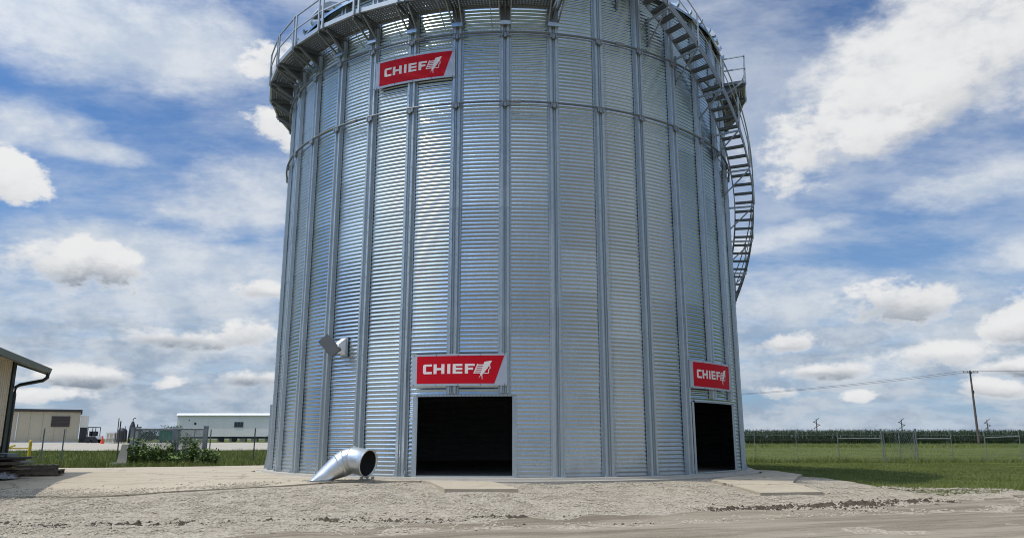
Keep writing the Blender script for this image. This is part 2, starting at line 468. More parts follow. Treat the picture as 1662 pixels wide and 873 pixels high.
# ------------------------------------------------------------------ mesh helpers
class MB:
    def __init__(s):
        s.v, s.f = [], []

    def quad(s, *p):
        i = len(s.v)
        s.v += [tuple(q) for q in p]
        s.f.append(tuple(range(i, i + len(p))))
        return s

    def box(s, c, size, M=None):
        hx, hy, hz_ = size[0] / 2, size[1] / 2, size[2] / 2
        i = len(s.v)
        for x, y, z in ((-hx, -hy, -hz_), (hx, -hy, -hz_), (hx, hy, -hz_), (-hx, hy, -hz_), (-hx, -hy, hz_), (hx, -hy, hz_), (hx, hy, hz_), (-hx, hy, hz_)):
            p = Vector((x, y, z))
            if M is not None:
                p = M @ p
            s.v.append((p.x + c[0], p.y + c[1], p.z + c[2]))
        for q in ((0, 3, 2, 1), (4, 5, 6, 7), (0, 1, 5, 4), (1, 2, 6, 5), (2, 3, 7, 6), (3, 0, 4, 7)):
            s.f.append(tuple(i + k for k in q))
        return s

    def beam(s, p0, p1, w, h_, up=(0, 0, 1)):
        p0, p1 = Vector(p0), Vector(p1)
        d = (p1 - p0)
        L = d.length
        d = d / L
        u = Vector(up)
        if abs(d.dot(u)) > .98:
            u = Vector((0, 1, 0))
        x = d.cross(u).normalized()
        y = x.cross(d).normalized()
        M = Matrix((x, d, y)).transposed()
        return s.box((p0 + p1) / 2, (w, L, h_), M)

    def tube(s, path, r, n=8, caps=True):
        path = [Vector(p) for p in path]
        rr = r if isinstance(r, (list, tuple)) else [r] * len(path)
        rings = []
        up = Vector((0, 0, 1))
        for k, p in enumerate(path):
            d = (path[min(k + 1, len(path) - 1)] - path[max(k - 1, 0)]).normalized()
            a = d.cross(up)
            if a.length < .05:
                a = d.cross(Vector((0, 1, 0)))
            a.normalize()
            b_ = a.cross(d).normalized()
            i = len(s.v)
            for j in range(n):
                t = 2 * math.pi * j / n
                q = p + (a * math.cos(t) + b_ * math.sin(t)) * rr[k]
                s.v.append(tuple(q))
            rings.append(i)
        for k in range(len(path) - 1):
            for j in range(n):
                a, b_ = rings[k], rings[k + 1]
                s.f.append((a + j, a + (j + 1) % n, b_ + (j + 1) % n, b_ + j))
        if caps:
            s.f.append(tuple(rings[0] + j for j in range(n))[::-1])
            s.f.append(tuple(rings[-1] + j for j in range(n)))
        return s

    def prism(s, poly, axis_pts):
        """poly: list of points; extruded by vector axis_pts"""
        n = len(poly)
        i = len(s.v)
        e = Vector(axis_pts)
        s.v += [tuple(p) for p in poly] + [tuple(Vector(p) + e) for p in poly]
        s.f.append(tuple(range(i, i + n))[::-1])
        s.f.append(tuple(range(i + n, i + 2 * n)))
        for k in range(n):
            s.f.append((i + k, i + (k + 1) % n, i + n + (k + 1) % n, i + n + k))
        return s

    def mesh(s, name, mat, smooth=False):
        me = bpy.data.meshes.new(name)
        me.from_pydata([tuple(map(float, p)) for p in s.v], [], s.f)
        me.materials.append(MATS[mat])
        if smooth:
            me.polygons.foreach_set('use_smooth', [True] * len(me.polygons))
        me.update()
        return me

    def build(s, name, mat, parent=None, smooth=False):
        """vertices are world coordinates; under a parent they become relative to the parent's origin"""
        if parent is not None:
            o = Vector(org(parent))
            s.v = [(p[0] - o.x, p[1] - o.y, p[2] - o.z) for p in s.v]
        return link(name, s.mesh(name, mat, smooth), parent)


ORG = {}


def org(o):
    return ORG.get(o.name, (0, 0, 0))


def link(name, me, parent=None, rotz=None, loc=None):
    o = bpy.data.objects.new(name, me)
    COL.objects.link(o)
    if parent is not None:
        o.parent = parent
        ORG[o.name] = org(parent)
    if rotz is not None:
        o.rotation_euler = (0, 0, rotz)
    if loc is not None:
        o.location = loc
    return o


def tag(o, label=None, cat=None, group=None, kind=None):
    if label:
        o['label'] = label
    if cat:
        o['category'] = cat
    if group:
        o['group'] = group
    if kind:
        o['kind'] = kind
    return o


def thing(name, loc, label, cat, group=None):
    o = bpy.data.objects.new(name, None)
    COL.objects.link(o)
    o.location = loc
    o.empty_display_size = .2
    ORG[o.name] = tuple(loc)
    return tag(o, label, cat, group)


def copy_tree(o, loc=None, parent=None):
    c_ = o.copy()
    COL.objects.link(c_)
    if parent is not None:
        c_.parent = parent
    if loc is not None:
        c_.location = loc
    for ch in list(o.children):
        copy_tree(ch, None, c_)
    return c_


def sheet(poly, mapf, step, sx=True, sy=True):
    """flat outline -> bmesh cut along a grid of the given step -> every vertex moved by mapf"""
    bm = bmesh.new()
    vs = [bm.verts.new((p[0], p[1], 0)) for p in poly]
    bm.faces.new(vs)
    xs = [p[0] for p in poly]
    ys = [p[1] for p in poly]
    for on, a, lo, hi in ((sx, 0, min(xs), max(xs)), (sy, 1, min(ys), max(ys))):
        if not on:
            continue
        st = step[a] if isinstance(step, (tuple, list)) else step
        k = math.floor(lo / st) + 1
        while k * st < hi:
            co = [0, 0, 0]
            no = [0, 0, 0]
            co[a] = k * st
            no[a] = 1
            bmesh.ops.bisect_plane(bm, geom=bm.verts[:] + bm.edges[:] + bm.faces[:], plane_co=co, plane_no=no)
            k += 1
    for v in bm.verts:
        v.co = mapf(v.co.x, v.co.y)
    bmesh.ops.recalc_face_normals(bm, faces=bm.faces[:])
    return bm


def bm_mesh(bm, name, mat, parent=None, smooth=False, off=(0, 0, 0)):
    if parent is not None:
        bmesh.ops.translate(bm, verts=bm.verts[:], vec=-Vector(org(parent)))
    me = bpy.data.meshes.new(name)
    bm.to_mesh(me)
    bm.free()
    me.materials.append(MATS[mat])
    if smooth:
        me.polygons.foreach_set('use_smooth', [True] * len(me.polygons))
    return link(name, me, parent)


# ------------------------------------------------------------------ terrain
BX, BY = -0.163, 30.117
R = 8.68
DPH = 360 / 37
PH0 = -0.3


def sm(t):
    t = np.clip(t, 0, 1)
    return t * t * (3 - 2 * t)


def gz(x, y):
    """ground height; the bin's slab top is 0"""
    x = np.asarray(x, float)
    y = np.asarray(y, float)
    s = y - 14.9 - .25 * np.clip(x, -2, 14)
    z = -.52 + .40 * sm(s / 7.0)
    right = sm((x - 6) / 10) * sm((y - 16) / 9)
    zr = -.30 + .32 * sm((y - 60) / 75)
    z = z * (1 - right) + zr * right
    left = sm((-x - 7) / 6) * sm((y - 30) / 8)
    zl = -.17 + .30 * sm((y - 40) / 22) + .44 * sm((y - 60) / 32)
    z = z * (1 - left) + zl * left
    far = sm((np.hypot(x, y) - 250) / 250)
    return z * (1 - far)


def G(x, y):
    return float(gz(x, y))


def fb(x, y, s, o=0):
    return mnoise.fractal(Vector((x * s, y * s, o)), 0.6, 2.0, 5)


def grid_axis(lo, hi, dlo, dhi, st):
    a = list(np.arange(dlo, dhi + .01, st))
    k = st
    left = []
    p = dlo
    while p > lo:
        k *= 1.35
        p -= k
        left.append(max(p, lo))
    k = st
    right_ = []
    p = dhi
    while p < hi:
        k *= 1.35
        p += k
        right_.append(min(p, hi))
    return np.array(left[::-1] + a + right_)


gx = grid_axis(-9000, 9000, -80, 110, 1.5)
gy = grid_axis(-3000, 12000, -4, 140, 1.5)
XX, YY = np.meshgrid(gx, gy)
ZZ = gz(XX, YY)
nx, ny = len(gx), len(gy)
me = bpy.data.meshes.new('ground')
vv = np.stack([XX.ravel(), YY.ravel(), ZZ.ravel() - .012], 1)
idx = np.arange(nx * ny).reshape(ny, nx)
ff = np.stack([idx[:-1, :-1].ravel(), idx[:-1, 1:].ravel(), idx[1:, 1:].ravel(), idx[1:, :-1].ravel()], 1)
me.from_pydata(vv.tolist(), [], ff.tolist())
me.materials.append(MATS['grass'])
me.polygons.foreach_set('use_smooth', [True] * len(me.polygons))
tag(link('ground', me), kind='structure')


def rough_line(pts, n=8, amp=.15, seed=0):
    """break a polyline into short uneven pieces so edges are not ruled"""
    out = []
    for k in range(len(pts) - 1):
        a, b_ = Vector(pts[k]), Vector(pts[k + 1])
        nn = max(2, int((b_ - a).length * n / 4))
        d = (b_ - a).normalized()
        q = Vector((-d.y, d.x))
        for j in range(nn):
            p = a.lerp(b_, j / nn)
            w = amp if j else amp * .3
            p = p + q * (fb(p.x, p.y, .9, seed) * w * 1.4)
            out.append((p.x, p.y))
    out.append(tuple(pts[-1]))
    return out


grav = rough_line([(9.1, 31), (9.45, 25.6), (9.9, 22.8), (10.1, 21.0), (10.9, 19.9), (13.9, 21.2), (22, 24.6), (40, 32)], 12, .22, 3)
grav += [(60, 38), (60, -20), (-60, -20), (-60, 30.5)]
grav += rough_line([(-40, 30.6), (-16, 30.6), (-12.5, 32.6), (-10.3, 34.2), (-8.8, 37.5)], 10, .25, 5)
def gmap(x, y):
    bumpy = .030 * fb(x, y, .55, 1) + .018 * fb(x, y, 1.9, 2)
    edgef = 1.0 if 13 < y < 21.3 else .25
    return Vector((x, y, G(x, y) + .010 + (bumpy + .02) * edgef))
tag(bm_mesh(sheet(grav, gmap, .55), 'gravel_yard', 'gravel', smooth=True), kind='structure')

road = rough_line([(-12, 10.2), (-5, 12.4), (-3.0, 13.4), (-.4, 14.7), (3.6, 16.2), (7.4, 17.2), (10.5, 18.5), (13.6, 20.2), (22, 23.6), (40, 31)], 14, .35, 9)
road += [(58, 36), (58, -18), (-58, -18), (-58, 2)]
def rmap(x, y):
    s = y - 14.6 - .33 * max(-9, min(14, x))
    rut = .022 * math.sin(s * 2.3 + .5 * fb(x, y, .3, 4)) + .020 * fb(x, y, 1.3, 6)
    return Vector((x, y, G(x, y) + .052 + rut))
tag(bm_mesh(sheet(road, rmap, .5), 'dirt_road', 'dirt_road', smooth=True), kind='structure')

# far gravel lane behind the grass on the left
lane = rough_line([(-110, 55), (-60, 57), (-30, 60), (-8, 64), (10, 66)], 3, .8, 2) + rough_line([(10, 92), (-30, 93), (-70, 92), (-110, 90)], 2, .6, 4)
tag(bm_mesh(sheet(lane, lambda x, y: Vector((x, y, G(x, y) + .03)), 4.0), 'gravel_lane', 'pale_gravel', smooth=True), kind='structure')

# concrete yard left of the bin, following the ground, with a cast edge
def conc(name, poly, top, mat='concrete', th=.14, lift=.0):
    bm = sheet(poly, lambda x, y: Vector((x, y, top(x, y) + .012 * fb(x, y, .5, 8))), 1.2)
    bmesh.ops.recalc_face_normals(bm, faces=bm.faces[:])
    if sum(f_.normal.z for f_ in bm.faces) < 0:
        bmesh.ops.reverse_faces(bm, faces=bm.faces[:])
    r_ = bmesh.ops.extrude_face_region(bm, geom=bm.faces[:])
    for e_ in r_['geom']:
        if isinstance(e_, bmesh.types.BMVert):
            pass
    top_v = [e_ for e_ in r_['geom'] if isinstance(e_, bmesh.types.BMVert)]
    others = [v for v in bm.verts if v not in set(top_v)]
    for v in others:
        v.co.z -= th
    bmesh.ops.recalc_face_normals(bm, faces=bm.faces[:])
    return tag(bm_mesh(bm, name, mat), kind='structure')


yard = rough_line([(-22, 17.4), (-11.6, 18.0), (-9.4, 18.1), (-7.4, 19.1), (-5.35, 20.1), (-4.4, 20.75), (-2.45, 21.0)], 8, .10, 1)
yard += [(-2.45, 21.5), (-6, 23), (-9.0, 27), (-9.3, 32), (-10.5, 34), (-12.5, 32.4), (-16, 30.4), (-22, 30.2)]
conc('concrete_yard', yard, lambda x, y: G(x, y) + .062)
conc('concrete_ramp', [(-2.40, 21.05), (-2.25, 20.75), (-1.62, 18.95), (.15, 19.15), (-.35, 20.35), (-.62, 20.98), (-1.5, 21.0)],
     lambda x, y: G(x, y) + .10 - .035 * max(0, y - 20.2), th=.20)
conc('concrete_apron', [(5.55, 21.9), (6.15, 19.55), (7.85, 19.9), (7.7, 21.6), (9.5, 25.7), (9.6, 28.6), (8.95, 28.9), (8.4, 26.2), (7.0, 23.9)],
     lambda x, y: max(G(x, y) + .075, -.10) if y > 22 else G(x, y) + .085, 'concrete', th=.20)

# round foundation slab with a low plinth ring
mb = MB()
NS = 148
for k in range(NS):
    a0, a1 = 2 * math.pi * k / NS, 2 * math.pi * (k + 1) / NS
    P = lambda a, r, z: (BX + r * math.sin(a), BY - r * math.cos(a), z)
    mb.quad(P(a0, 9.22, -.30), P(a1, 9.22, -.30), P(a1, 9.22, -.07), P(a0, 9.22, -.07))
    mb.quad(P(a0, 9.22, -.07), P(a1, 9.22, -.07), P(a1, 9.02, -.06), P(a0, 9.02, -.06))
    mb.quad(P(a0, 9.02, -.06), P(a1, 9.02, -.06), P(a1, 9.00, .0), P(a0, 9.00, .0))
    mb.quad(P(a0, 9.00, .0), P(a1, 9.00, .0), (BX, BY, .004))
tag(mb.build('foundation_slab', 'slab_concrete'), kind='structure')


# ------------------------------------------------------------------ the grain bin
BIN = thing('grain_bin', (BX, BY, 0), 'huge round corrugated galvanised steel grain bin with walkway and spiral stair', 'grain bin')
PITCH = .1175
NC = 11
RH = PITCH * NC
NR = 12
WALL_H = RH * NR
AMP = .0098


def cyl(ph, r, z):
    a = RAD(ph)
    return (r * math.sin(a), -r * math.cos(a), z)


def corr(p0, p1, z0, z1, ncol=6, seg=8, lip=.004):
    mb_ = MB()
    st = PITCH / seg
    k0, k1 = math.floor(z0 / st + 1e-6), math.ceil(z1 / st - 1e-6)
    zs = [min(max(k * st, z0), z1) for k in range(k0, k1 + 1)]
    for i, z in enumerate(zs):
        r = R + AMP * math.sin(2 * math.pi * z / PITCH) + lip * (1 - (z - z0) / (z1 - z0))
        for j in range(ncol + 1):
            mb_.v.append(cyl(p0 + (p1 - p0) * j / ncol, r, z))
    for i in range(len(zs) - 1):
        for j in range(ncol):
            a = i * (ncol + 1) + j
            mb_.f.append((a, a + 1, a + ncol + 2, a + ncol + 1))
    return mb_


DOORS = ((-17.0, 1.3, 2.20), (41.2, 60.6, 2.14))
common = corr(0, DPH, 0, RH).mesh('wall_sheet', 'sheet_steel', True)
tan_sheet = corr(0, DPH, 0, RH).mesh('base_sheet', 'tan_base_steel', True)
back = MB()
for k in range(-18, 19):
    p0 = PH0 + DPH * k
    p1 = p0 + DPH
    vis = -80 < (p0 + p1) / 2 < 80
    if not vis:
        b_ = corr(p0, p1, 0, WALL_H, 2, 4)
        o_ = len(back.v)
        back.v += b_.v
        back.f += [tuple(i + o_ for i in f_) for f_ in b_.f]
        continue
    for ring in range(NR):
        z0, z1 = ring * RH, (ring + 1) * RH
        hit = [d for d in DOORS if d[0] < p1 - .01 and d[1] > p0 + .01 and d[2] > z0 + .01]
        if not hit:
            link('wall_sheet', common if ring else tan_sheet, BIN, RAD(p0), (0, 0, z0))
            continue
        d = hit[0]
        pieces = []
        if d[0] > p0:
            pieces.append((p0, d[0], z0, z1))
        if d[1] < p1:
            pieces.append((d[1], p1, z0, z1))
        if d[2] < z1:
            pieces.append((max(p0, d[0]), min(p1, d[1]), d[2], z1))
        m_all = MB()
        for q in pieces:
            b_ = corr(*q)
            o_ = len(m_all.v)
            m_all.v += b_.v
            m_all.f += [tuple(i + o_ for i in f_) for f_ in b_.f]
        if m_all.v:
            link('wall_sheet', m_all.mesh('wall_sheet_cut', 'sheet_steel' if ring else 'tan_base_steel', True), BIN)
tag(link('rear_wall', back.mesh('rear_wall', 'dull_steel', True), BIN), kind='stuff')  # coloured darker than the front sheets to deepen the shade inside the doorways

# stiffeners: a pressed W-profile standing off the corrugation
PROF = [(-.185, .012), (-.182, .026), (-.135, .026), (-.118, .115), (-.060, .118), (-.044, .075), (-.018, .072), (0, .110), (.018, .072),
        (.044, .075), (.060, .118), (.118, .115), (.135, .026), (.182, .026), (.185, .012)]


def profile_bar(z0, z1, k=1.0, grow=0.0, cap=True):
    m_ = MB()
    n = len(PROF)
    for z in (z0, z1):
        for (t, r) in PROF:
            m_.v.append((t * k, -(R + r + grow), z))
    for i in range(n - 1):
        m_.f.append((i, i + 1, n + i + 1, n + i))
    if cap:
        m_.f.append(tuple(range(n))[::-1])
        m_.f.append(tuple(range(n, 2 * n)))
    return m_


def bolts_mesh(z0, z1, ts, r, st, s=.013, hgt=.014):
    m_ = MB()
    z = z0
    while z < z1:
        for t in ts:
            i = len(m_.v)
            y = -(R + r)
            m_.v += [(t - s, y, z - s), (t + s, y, z - s), (t + s, y, z + s), (t - s, y, z + s),
                     (t - s * .6, y - hgt, z - s * .6), (t + s * .6, y - hgt, z - s * .6), (t + s * .6, y - hgt, z + s * .6), (t - s * .6, y - hgt, z + s * .6)]
            m_.f += [(i + 4, i + 5, i + 6, i + 7), (i, i + 1, i + 5, i + 4), (i + 1, i + 2, i + 6, i + 5), (i + 2, i + 3, i + 7, i + 6), (i + 3, i, i + 4, i + 7)]
        z += st
    return m_


st_full = profile_bar(0, WALL_H - .1).mesh('stiffener', 'stiffener_steel')
st_cut = profile_bar(2.27, WALL_H - .1).mesh('stiffener_short', 'stiffener_steel')
sleeve_lo = profile_bar(.02, 2.55, 1.06, .005).mesh('lower_sleeve', 'stiffener_steel')
splice_a = profile_bar(4.12, 4.72, 1.04, .006).mesh('splice_plate', 'stiffener_steel')
splice_b = profile_bar(7.65, 8.25, 1.04, .006).mesh('splice_plate_upper', 'stiffener_steel')
bolt_full = bolts_mesh(.15, WALL_H - .3, (-.158, .158), .026, .235, .012).mesh('bolts', 'walkway_steel')
bolt_cut = bolts_mesh(2.42, WALL_H - .3, (-.158, .158), .026, .235, .012).mesh('bolts_short', 'walkway_steel')
slot = bolts_mesh(2.5, WALL_H - .3, (-.088, .088), .119, .47, .010, .012).mesh('face_bolts', 'dull_steel')
foot = MB()
foot.box((0, -(R + .07), .009), (.40, .20, .018))
foot.prism([(-.17, -(R + .12), .018), (-.17, -(R + .165), .018), (-.17, -(R + .12), .16)], (.012, 0, 0))
foot.prism([(.158, -(R + .12), .018), (.158, -(R + .165), .018), (.158, -(R + .12), .16)], (.012, 0, 0))
for t in (-.14, .14):
    foot.tube([(t, -(R + .155), .018), (t, -(R + .155), .055)], .014, 6)
foot = foot.mesh('foot_plate', 'walkway_steel')
for k in range(-18, 19):
    ph = PH0 + DPH * k
    cut = any(d[0] < ph < d[1] for d in DOORS)
    o = link('stiffener', st_cut if cut else st_full, BIN, RAD(ph))
    if abs(ph) < 82:
        tag(link('bolts', bolt_cut if cut else bolt_full, o), kind='stuff')
        tag(link('face_bolts', slot, o), kind='stuff')
        link('splice_plate', splice_a, o)
        link('splice_plate', splice_b, o)
        if not cut:
            link('lower_sleeve', sleeve_lo, o)
            link('foot_plate', foot, o)
# vertical seam bolts on the sheets, a column beside every other stiffener
seam = bolts_mesh(.06, WALL_H - .1, (.235, .275), AMP * .6, PITCH / 2, .009, .008).mesh('seam_bolts', 'stiffener_steel')
for k in (-8, -6, -4, 2, 6):
    tag(link('seam_bolts', seam, BIN, RAD(PH0 + DPH * k)), kind='stuff')

# wind rings: tubes carried on clips over the stiffeners
for z in (10.97, 13.27):
    link('wind_ring', MB().tube([cyl(a * 2.5, R + .165, z) for a in range(145)], .036, 8, False).mesh('wind_ring', 'deck_steel', True), BIN)
    clip = MB().box((0, -(R + .15), z - .09), (.09, .08, .13)).box((.085, -(R + .15), z - .07), (.05, .09, .12)).box((-.085, -(R + .15), z - .07), (.05, .09, .12)).mesh('ring_clip', 'dull_steel')
    for k in range(-8, 9):
        link('ring_clip', clip, BIN, RAD(PH0 + DPH * k))
for (ph, z) in ((1.8, 10.97), (-18.0, 13.27), (24, 13.27), (-34, 10.97)):     # ring couplers
    link('ring_coupler', MB().tube([cyl(ph - 1, R + .165, z), cyl(ph, R + .166, z), cyl(ph + 1, R + .165, z)], .056, 8).mesh('ring_coupler', 'dull_steel'), BIN)

# door frames
for (a0, a1, zt) in DOORS:
    m_ = MB()
    n = 10
    for i in range(n):
        b0, b1 = a0 + (a1 - a0) * i / n, a0 + (a1 - a0) * (i + 1) / n
        for (ra, rb, za, zb) in ((R - .06, R + .055, zt - .01, zt + .045),):
            q = [cyl(b0, ra, za), cyl(b1, ra, za), cyl(b1, rb, za), cyl(b0, rb, za), cyl(b0, ra, zb), cyl(b1, ra, zb), cyl(b1, rb, zb), cyl(b0, rb, zb)]
            i0 = len(m_.v)
            m_.v += q
            m_.f += [tuple(i0 + k for k in f_) for f_ in ((0, 1, 2, 3), (7, 6, 5, 4), (3, 2, 6, 7), (0, 4, 5, 1))]
    hd_ = link('door_header', m_.mesh('door_header', 'stiffener_steel'), BIN)
    mbt = MB()
    for i in range(26):
        q = cyl(a0 + (a1 - a0) * (i + .5) / 26, R + .058, zt + .018)
        mbt.box(q, (.022, .016, .022))
    tag(link('bolts', mbt.mesh('header_bolts', 'deck_steel'), hd_), kind='stuff')
    for a in (a0, a1):
        sg_ = -1 if a == a0 else 1
        link('jamb_flange', MB().beam(cyl(a + sg_ * .35, R + .022, 0), cyl(a + sg_ * .35, R + .022, zt), .10, .012, up=cyl(a, 1, 0)).mesh('jamb_flange', 'stiffener_steel'), BIN)
        link('door_jamb', MB().beam(cyl(a, R - .02, 0), cyl(a, R - .02, zt), .05, .09).mesh('door_jamb', 'stiffener_steel'), BIN)
    link('door_sill', MB().beam(Vector(cyl(a0, R - .01, .025)), Vector(cyl(a1, R - .01, .025)), .05, .03).mesh('door_sill', 'stiffener_steel'), BIN)

# roof cone with raised ribs
EZ, ER, PZ = WALL_H - .02, 8.90, WALL_H + 4.9
m_ = MB()
NP = 74
for k in range(NP):
    a0, a1 = 360 * k / NP, 360 * (k + 1) / NP
    m_.quad(cyl(a0, ER, EZ - .06), cyl(a1, ER, EZ - .06), cyl(a1, .7, PZ), cyl(a0, .7, PZ))
    m_.quad(cyl(a0, ER, EZ - .16), cyl(a1, ER, EZ - .16), cyl(a1, ER, EZ - .06), cyl(a0, ER, EZ - .06))
    m_.quad(cyl(a0, .7, PZ), cyl(a1, .7, PZ), cyl(a1, .7, PZ + .5), cyl(a0, .7, PZ + .5))
    m_.quad(cyl(a0, .7, PZ + .5), cyl(a1, .7, PZ + .5), (0, 0, PZ + .7))
link('roof', m_.mesh('roof', 'sheet_steel'), BIN)
rib = MB().beam((0, -ER - .03, EZ - .02), (0, -.8, PZ + .03), .10, .09).mesh('roof_rib', 'sheet_steel')
for k in range(-30, 31):
    link('roof_rib', rib, BIN, RAD(360 / 74 * k + 2))
clipm = MB().box((0, -ER - .04, EZ + .06), (.07, .06, .09)).mesh('eave_clip', 'sheet_steel')
for k in range(-20, 21):
    link('eave_clip', clipm, BIN, RAD(360 / 74 * k + 2))
# hooded roof vents close to the eave
for ph in (-52, 66, -96, 112):
    m_ = MB()
    w, y0, z0 = .40, -8.05, WALL_H + .28
    m_.box((0, y0 + .2, z0 + .05), (.64, .60, .62))                      # neck out of the roof
    arc = [(y0 + .52, z0 + .34), (y0 + .46, z0 + .52), (y0 + .25, z0 + .66), (y0 - .05, z0 + .70), (y0 - .38, z0 + .62), (y0 - .64, z0 + .44), (y0 - .76, z0 + .20)]
    low_ = [(y0 - .70, z0 + .14), (y0 - .10, z0 + .36), (y0 + .46, z0 + .30)]
    pr = arc + low_
    m_.prism([(-w, y, q) for (y, q) in pr], (2 * w, 0, 0))
    o = link('roof_vent', m_.mesh('roof_vent', 'walkway_steel'), BIN, RAD(ph))
    link('vent_mouth', MB().quad((-w + .04, y0 - .67, z0 + .145), (w - .04, y0 - .67, z0 + .145), (w - .04, y0 - .12, z0 + .347), (-w + .04, y0 - .12, z0 + .347)).mesh('vent_mouth', 'black_rubber'), o)

# walkway: straight grating bays between bracket pairs
DZ = 14.20
DR0, DR1 = 8.86, 9.66
ha = RAD(DPH / 2)
oy, iy = -DR1 * math.cos(ha), -DR0 * math.cos(ha)
ow, iw = DR1 * math.sin(ha), DR0 * math.sin(ha)
m_ = MB()
nb = 8
for i in range(nb):
    y = iy + (oy - iy) * (i + .5) / nb
    hw = iw + (ow - iw) * (i + .5) / nb
    m_.box((0, y, DZ), (2 * hw, .058, .020))
nt = 16
for i in range(nt):
    t = -1 + 2 * (i + .5) / nt
    m_.beam((t * iw, iy, DZ - .003), (t * ow, oy, DZ - .003), .058, .016)
deck = m_.mesh('deck_grating', 'deck_steel')
toe = MB().box((0, oy - .012, DZ + .03), (2 * ow, .022, .15)).box((0, oy + .02, DZ - .04), (2 * ow - .02, .05, .012)).mesh('toe_board', 'walkway_steel')
toe_in = MB().box((0, iy + .0, DZ - .035), (2 * iw - .02, .03, .07)).mesh('inner_edge', 'dull_steel')
hx = ow - .10
post = MB()
post.box((0, oy - .05, DZ + .50), (.06, .05, 1.16))
post = post.mesh('rail_post', 'walkway_steel')
top = MB().beam((-ow, oy - .05, DZ + 1.08), (ow, oy - .05, DZ + 1.08), .045, .045).mesh('hand_rail', 'walkway_steel')
mid_ = MB().beam((-ow, oy - .05, DZ + .58), (ow, oy - .05, DZ + .58), .035, .05).mesh('mid_rail', 'walkway_steel')
decks = [k for k in range(-11, 1)] + [7, 8, 9, 10, 11]
for k in decks:
    a = RAD(PH0 + DPH * (k + .5))
    link('deck_grating', deck, BIN, a)
    link('toe_board', toe, BIN, a)
    link('inner_edge', toe_in, BIN, a)
    link('hand_rail', top, BIN, a)
    link('mid_rail', mid_, BIN, a)
    for sx_ in (-1, 1):
        o = link('rail_post', post, BIN, a)
        o.location = (sx_ * hx * math.cos(a), sx_ * hx * math.sin(a), 0)
# end gates where the walkway stops
for ph, sg in ((PH0 + DPH - .4, 1), (PH0 + DPH * 7 + .4, -1)):
    for z in (DZ + 1.08, DZ + .58, DZ + .04):
        link('end_rail', MB().beam(cyl(ph, DR0 + .05, z), cyl(ph, DR1 + .04, z), .04, .045).mesh('end_rail', 'walkway_steel'), BIN)
    link('rail_post', MB().beam(cyl(ph, DR0 + .05, DZ), cyl(ph, DR0 + .05, DZ + 1.1), .05, .05).mesh('rail_post_end', 'walkway_steel'), BIN)
# brackets: horizontal arms, two splayed struts and a bright seat at the stiffener
arm = MB()
for t in (-.14, .14):
    arm.box((t, -(R + .50), DZ - .075), (.05, .96, .12))
arm.box((0, -(R + .16), DZ - .28), (.30, .03, .50))
strut = [MB().beam((sx_ * .15, -(R + .15), 13.62), (sx_ * .205, -(DR1 - .06), DZ - .10), .035, .07).mesh('strut', 'dull_steel') for sx_ in (-1, 1)]
web = MB().prism([(-.012, -(R + .14), 13.75), (-.012, -(R + .14), DZ - .14), (-.012, -(DR1 - .25), DZ - .14)], (.024, 0, 0))
web = web.mesh('gusset', 'deck_steel')
arm = arm.mesh('bracket', 'deck_steel')
seat = MB().box((0, -(R + .17), 13.58), (.34, .10, .13)).mesh('bracket_seat', 'white_paint')
seat.materials.clear()
seat.materials.append(MATS['sheet_steel'])
for k in [*range(-11, 2), 7, 8, 9, 10, 11]:
    a = RAD(PH0 + DPH * k)
    o = link('bracket', arm, BIN, a)
    for sm_ in strut:
        link('strut', sm_, o)
    link('gusset', web, o)
    link('bracket_seat', seat, o)
# hanger rods beside the bracket feet
for k in range(-6, 1):
    link('sway_rod', MB().beam(cyl(PH0 + DPH * k - 2.6, R + .10, 13.5), cyl(PH0 + DPH * k - 3.0, DR1 - .12, DZ - .08), .02, .02).mesh('sway_rod', 'dull_steel'), BIN)

# spiral stair: helix from the ground behind the right side up past the eave
SZ0, SK_ = 18.62, .121
SR0, SR1 = 8.98, 9.65
DT = 2.05


def hz_(ph):
    return SZ0 - SK_ * ph


def ribbon(r, pa, pb, off0, off1, th, st=1.0):
    m2 = MB()
    n = int((pb - pa) / st)
    for i in range(n + 1):
        p = pa + (pb - pa) * i / n
        z = hz_(p)
        m2.v += [cyl(p, r - th / 2, z + off0), cyl(p, r + th / 2, z + off0), cyl(p, r + th / 2, z + off1), cyl(p, r - th / 2, z + off1)]
    for i in range(n):
        a = i * 4
        for j in range(4):
            m2.f.append((a + j, a + (j + 1) % 4, a + 4 + (j + 1) % 4, a + 4 + j))
    m2.f += [(0, 3, 2, 1), (n * 4, n * 4 + 1, n * 4 + 2, n * 4 + 3)]
    return m2


